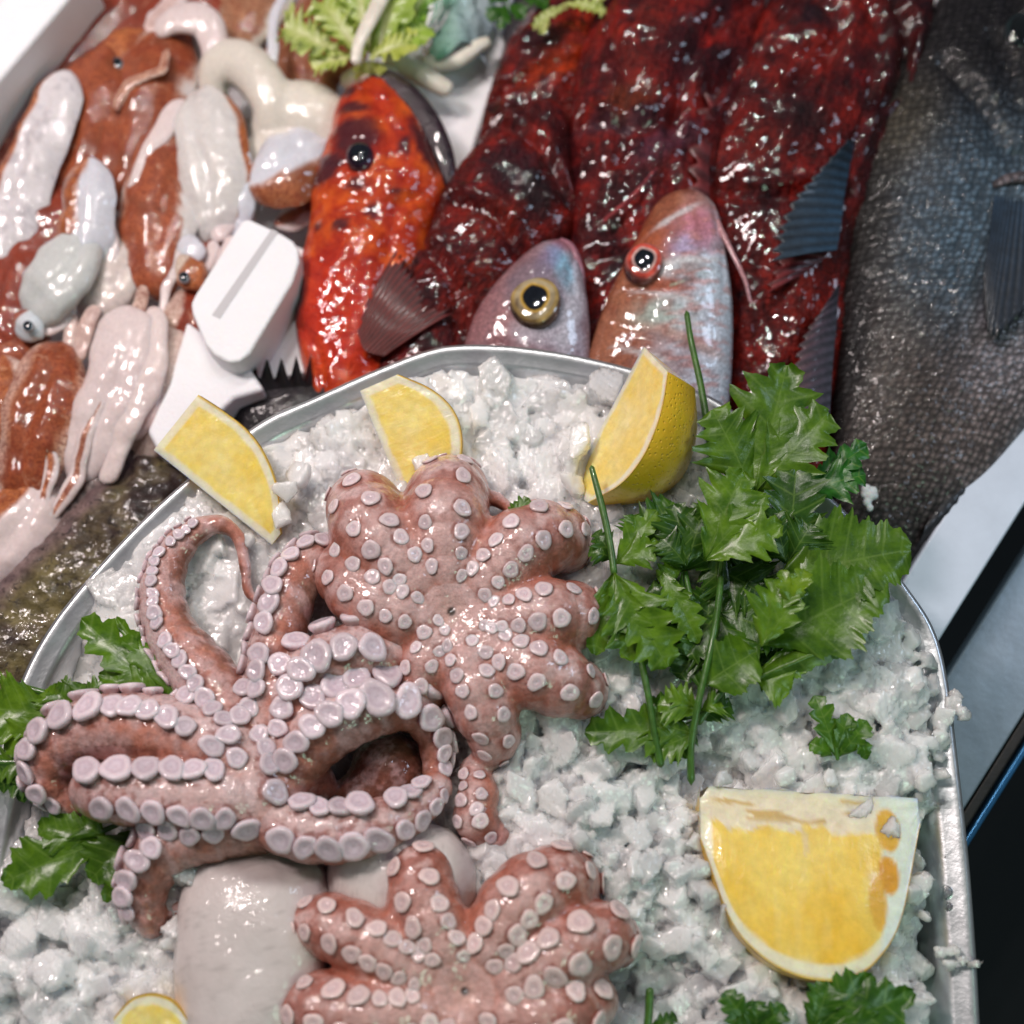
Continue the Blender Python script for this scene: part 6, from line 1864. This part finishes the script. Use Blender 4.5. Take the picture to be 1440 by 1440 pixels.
t = thing('curly_endive', 'pale yellow green curly endive lying at the top above the orange fish', 'salad', (520, 40, 120))
for i, (b, tp, w, h0, h1, tone) in enumerate([
    ((480, 75), (402, 45), 26, 190, 205, (1.0, 1.0, 1.2)), ((500, 80), (440, 98), 16, 185, 190, (1, 1, 1)), ((510, 80), (455, 10), 28, 195, 215, (0.9, 0.95, 0.8)),
    ((520, 70), (500, -30), 32, 200, 225, (0.8, 0.9, 0.7)), ((530, 75), (560, -20), 34, 200, 225, (0.75, 0.9, 0.6)), ((535, 80), (600, 40), 22, 200, 205, (0.7, 0.9, 0.5)),
    ((520, 85), (585, 60), 18, 215, 212, (1.1, 1.05, 0.9)), ((520, 90), (520, 104), 20, 190, 185, (1.2, 1.1, 1.2)), ((560, 60), (610, -20), 22, 190, 210, (0.45, 0.75, 0.4)),
    ((490, 70), (470, -40), 24, 190, 200, (1, 1, 1))]):
    frisee(t, b, tp, w, h0, h1, 60 + i, tone)
put('rib', path_tube([(500, 92, 225, 8), (505, 60, 235, 9), (525, 20, 240, 11), (550, -30, 240, 12)], 40, 12, 0.6), M['pale_stem'], t)
for i, pth in enumerate([[(540, 75, 140, 13), (575, 95, 150, 14), (610, 115, 150, 13), (636, 130, 140, 11)], [(590, 90, 130, 10), (640, 85, 140, 11), (672, 65, 142, 9), (690, 58, 138, 7)],
                         [(480, 120, 150, 12), (520, 100, 155, 13), (560, 110, 148, 12)]]):
    put('stalk', path_tube(pth, 40, 14), M['pale_stem'], t)
t = thing('curly_endive', 'small scrap of pale curly endive on the red fish at the top edge', 'salad', (810, 20, 180))
for i, (b, tp, w, tone) in enumerate([((800, 10), (750, 40), 8, (0.9, 0.9, 1)), ((790, 5), (850, 22), 9, (1, 1, 1)), ((770, 25), (762, 50), 7, (1, .95, 1)), ((830, 15), (852, -10), 9, (1, 1, 1))]):
    frisee(t, b, tp, w, 205, 210, 80 + i, tone)
t = thing('parsley', 'dark green parsley tuft at the top edge beside the plastic bag', 'parsley', (710, 15, 120), 'parsley sprigs')
leaf(t, [blade((712, 5), (702, 48), 14, n=3, h0=170, h1=175, seed=1), blade((715, 5), (740, 30), 14, n=3, h0=175, h1=180, seed=2), blade((710, 8), (684, 32), 14, n=3, h0=170, h1=175, seed=3),
         blade((730, -10), (775, 12), 16, n=3, h0=180, h1=180, seed=4), blade((715, 0), (680, -10), 18, n=3, h0=170, h1=175, seed=5), blade((715, 0), (720, -40), 24, n=3, h0=170, h1=175, seed=6)], (0.35, 0.7, 0.7))
stem(t, [(712, 5, 170, 3), (716, -15, 172, 3), (720, -40, 174, 3)])
# crumpled clear/green bag
nb = 40
T, Q = np.meshgrid(np.linspace(0, 1, nb), np.linspace(0, 1, nb), indexing='ij')
X = 600 + 90 * Q + 8 * np.sin(T * 6); Y = -50 + 125 * T + 10 * np.sin(Q * 7)
Z = 120 + 45 * np.sin(Q * math.pi) + 16 * (fbm(Q * 5, T * 5, 3, 50) - .5)
bag = dict(V=np.stack([X, Y, Z], -1).reshape(-1, 3), F=grid_faces(nb, nb), h0=np.full(nb * nb, 150.), uv=np.stack([T, Q], -1).reshape(-1, 2))


def mat_bag():
    a = N('crumpled_plastic_film')
    c_ = a.attr(); a.col(c_)
    a.set(Roughness=0.15, Transmission_Weight=0.35, IOR=1.2, Coat_Weight=0.8)
    a.nrm(a.bump(a.noise(70, 3), 0.004))
    return a.m


cb = np.array([0.03, 0.30, 0.12])[None] * (1 - Q.reshape(-1, 1)) + np.array([0.45, 0.52, 0.60])[None] * Q.reshape(-1, 1)
o = put('plastic_bag', bag, mat_bag(), None, col=cb)
tag(o, 'crumpled green and clear plastic film between endive and parsley at the top', 'plastic bag')

# ------------------------------------------------------------------ SMALL THINGS
# water drops on the steel rim
def drop(x, y, h, r, label):
    q = np.linspace(0, 1, 8); a = np.linspace(0, 2 * math.pi, 16, endpoint=False)
    Q, A_ = np.meshgrid(q, a, indexing='ij')
    V = np.stack([x + Q * np.cos(A_) * r, y + Q * np.sin(A_) * r * 1.15, h + 0.5 * r * np.sqrt(np.clip(1 - Q ** 2, 0, 1))], -1).reshape(-1, 3)
    d_ = dict(V=V, F=grid_faces(16, 8, True)[:, ::-1].copy(), h0=np.full(len(V), float(h)), uv=V[:, :2])
    o = put('water_drop', d_, M['water'], None)
    tag(o, label, 'water drop', 'water drops on the tray rim')


for x, y, r, lab in [(1312, 1255, 12, 'large water drop on the steel tray edge right of the big lemon piece'),
                     (1332, 1275, 8, 'water drop just below the large one on the right tray edge'),
                     (1334, 1128, 7, 'small water drop high on the right tray wall near the lemon top'),
                     (1340, 1205, 4, 'tiny water drop on the right tray wall above the large drop'),
                     (478, 552, 5, 'water drop on the back rim between the two left lemon wedges'),
                     (462, 558, 4, 'tiny water drop on the back rim left of the other drop'),
                     (383, 596, 4, 'tiny water drop on the rim beside the leftmost back lemon wedge')]:
    drop(x if x < 600 else x + (1365 - 0.00 * y - 17 - x) * 0.9 - (1440 - y) * 0.07, y, 268, r * 0.8, lab)
# foam crumb on the black bream
pts = []
fv = Vol((1190, 660, 150), (1250, 735, 220), 2.0)
for x, y, r in [(1216, 690, 7), (1226, 692, 6), (1222, 700, 7), (1229, 699, 5), (1218, 708, 6), (1222, 716, 5), (1214, 697, 5)]:
    fv.add([(x, y, 186 + rng.uniform(-2, 2), r)], 2)
Vf, Ff = fv.mesh()
o = build('foam_crumb', W(Vf, 180), Ff, M['foam'], None, True)
tag(o, 'small white foam crumb on the belly of the black bream', 'foam crumb')
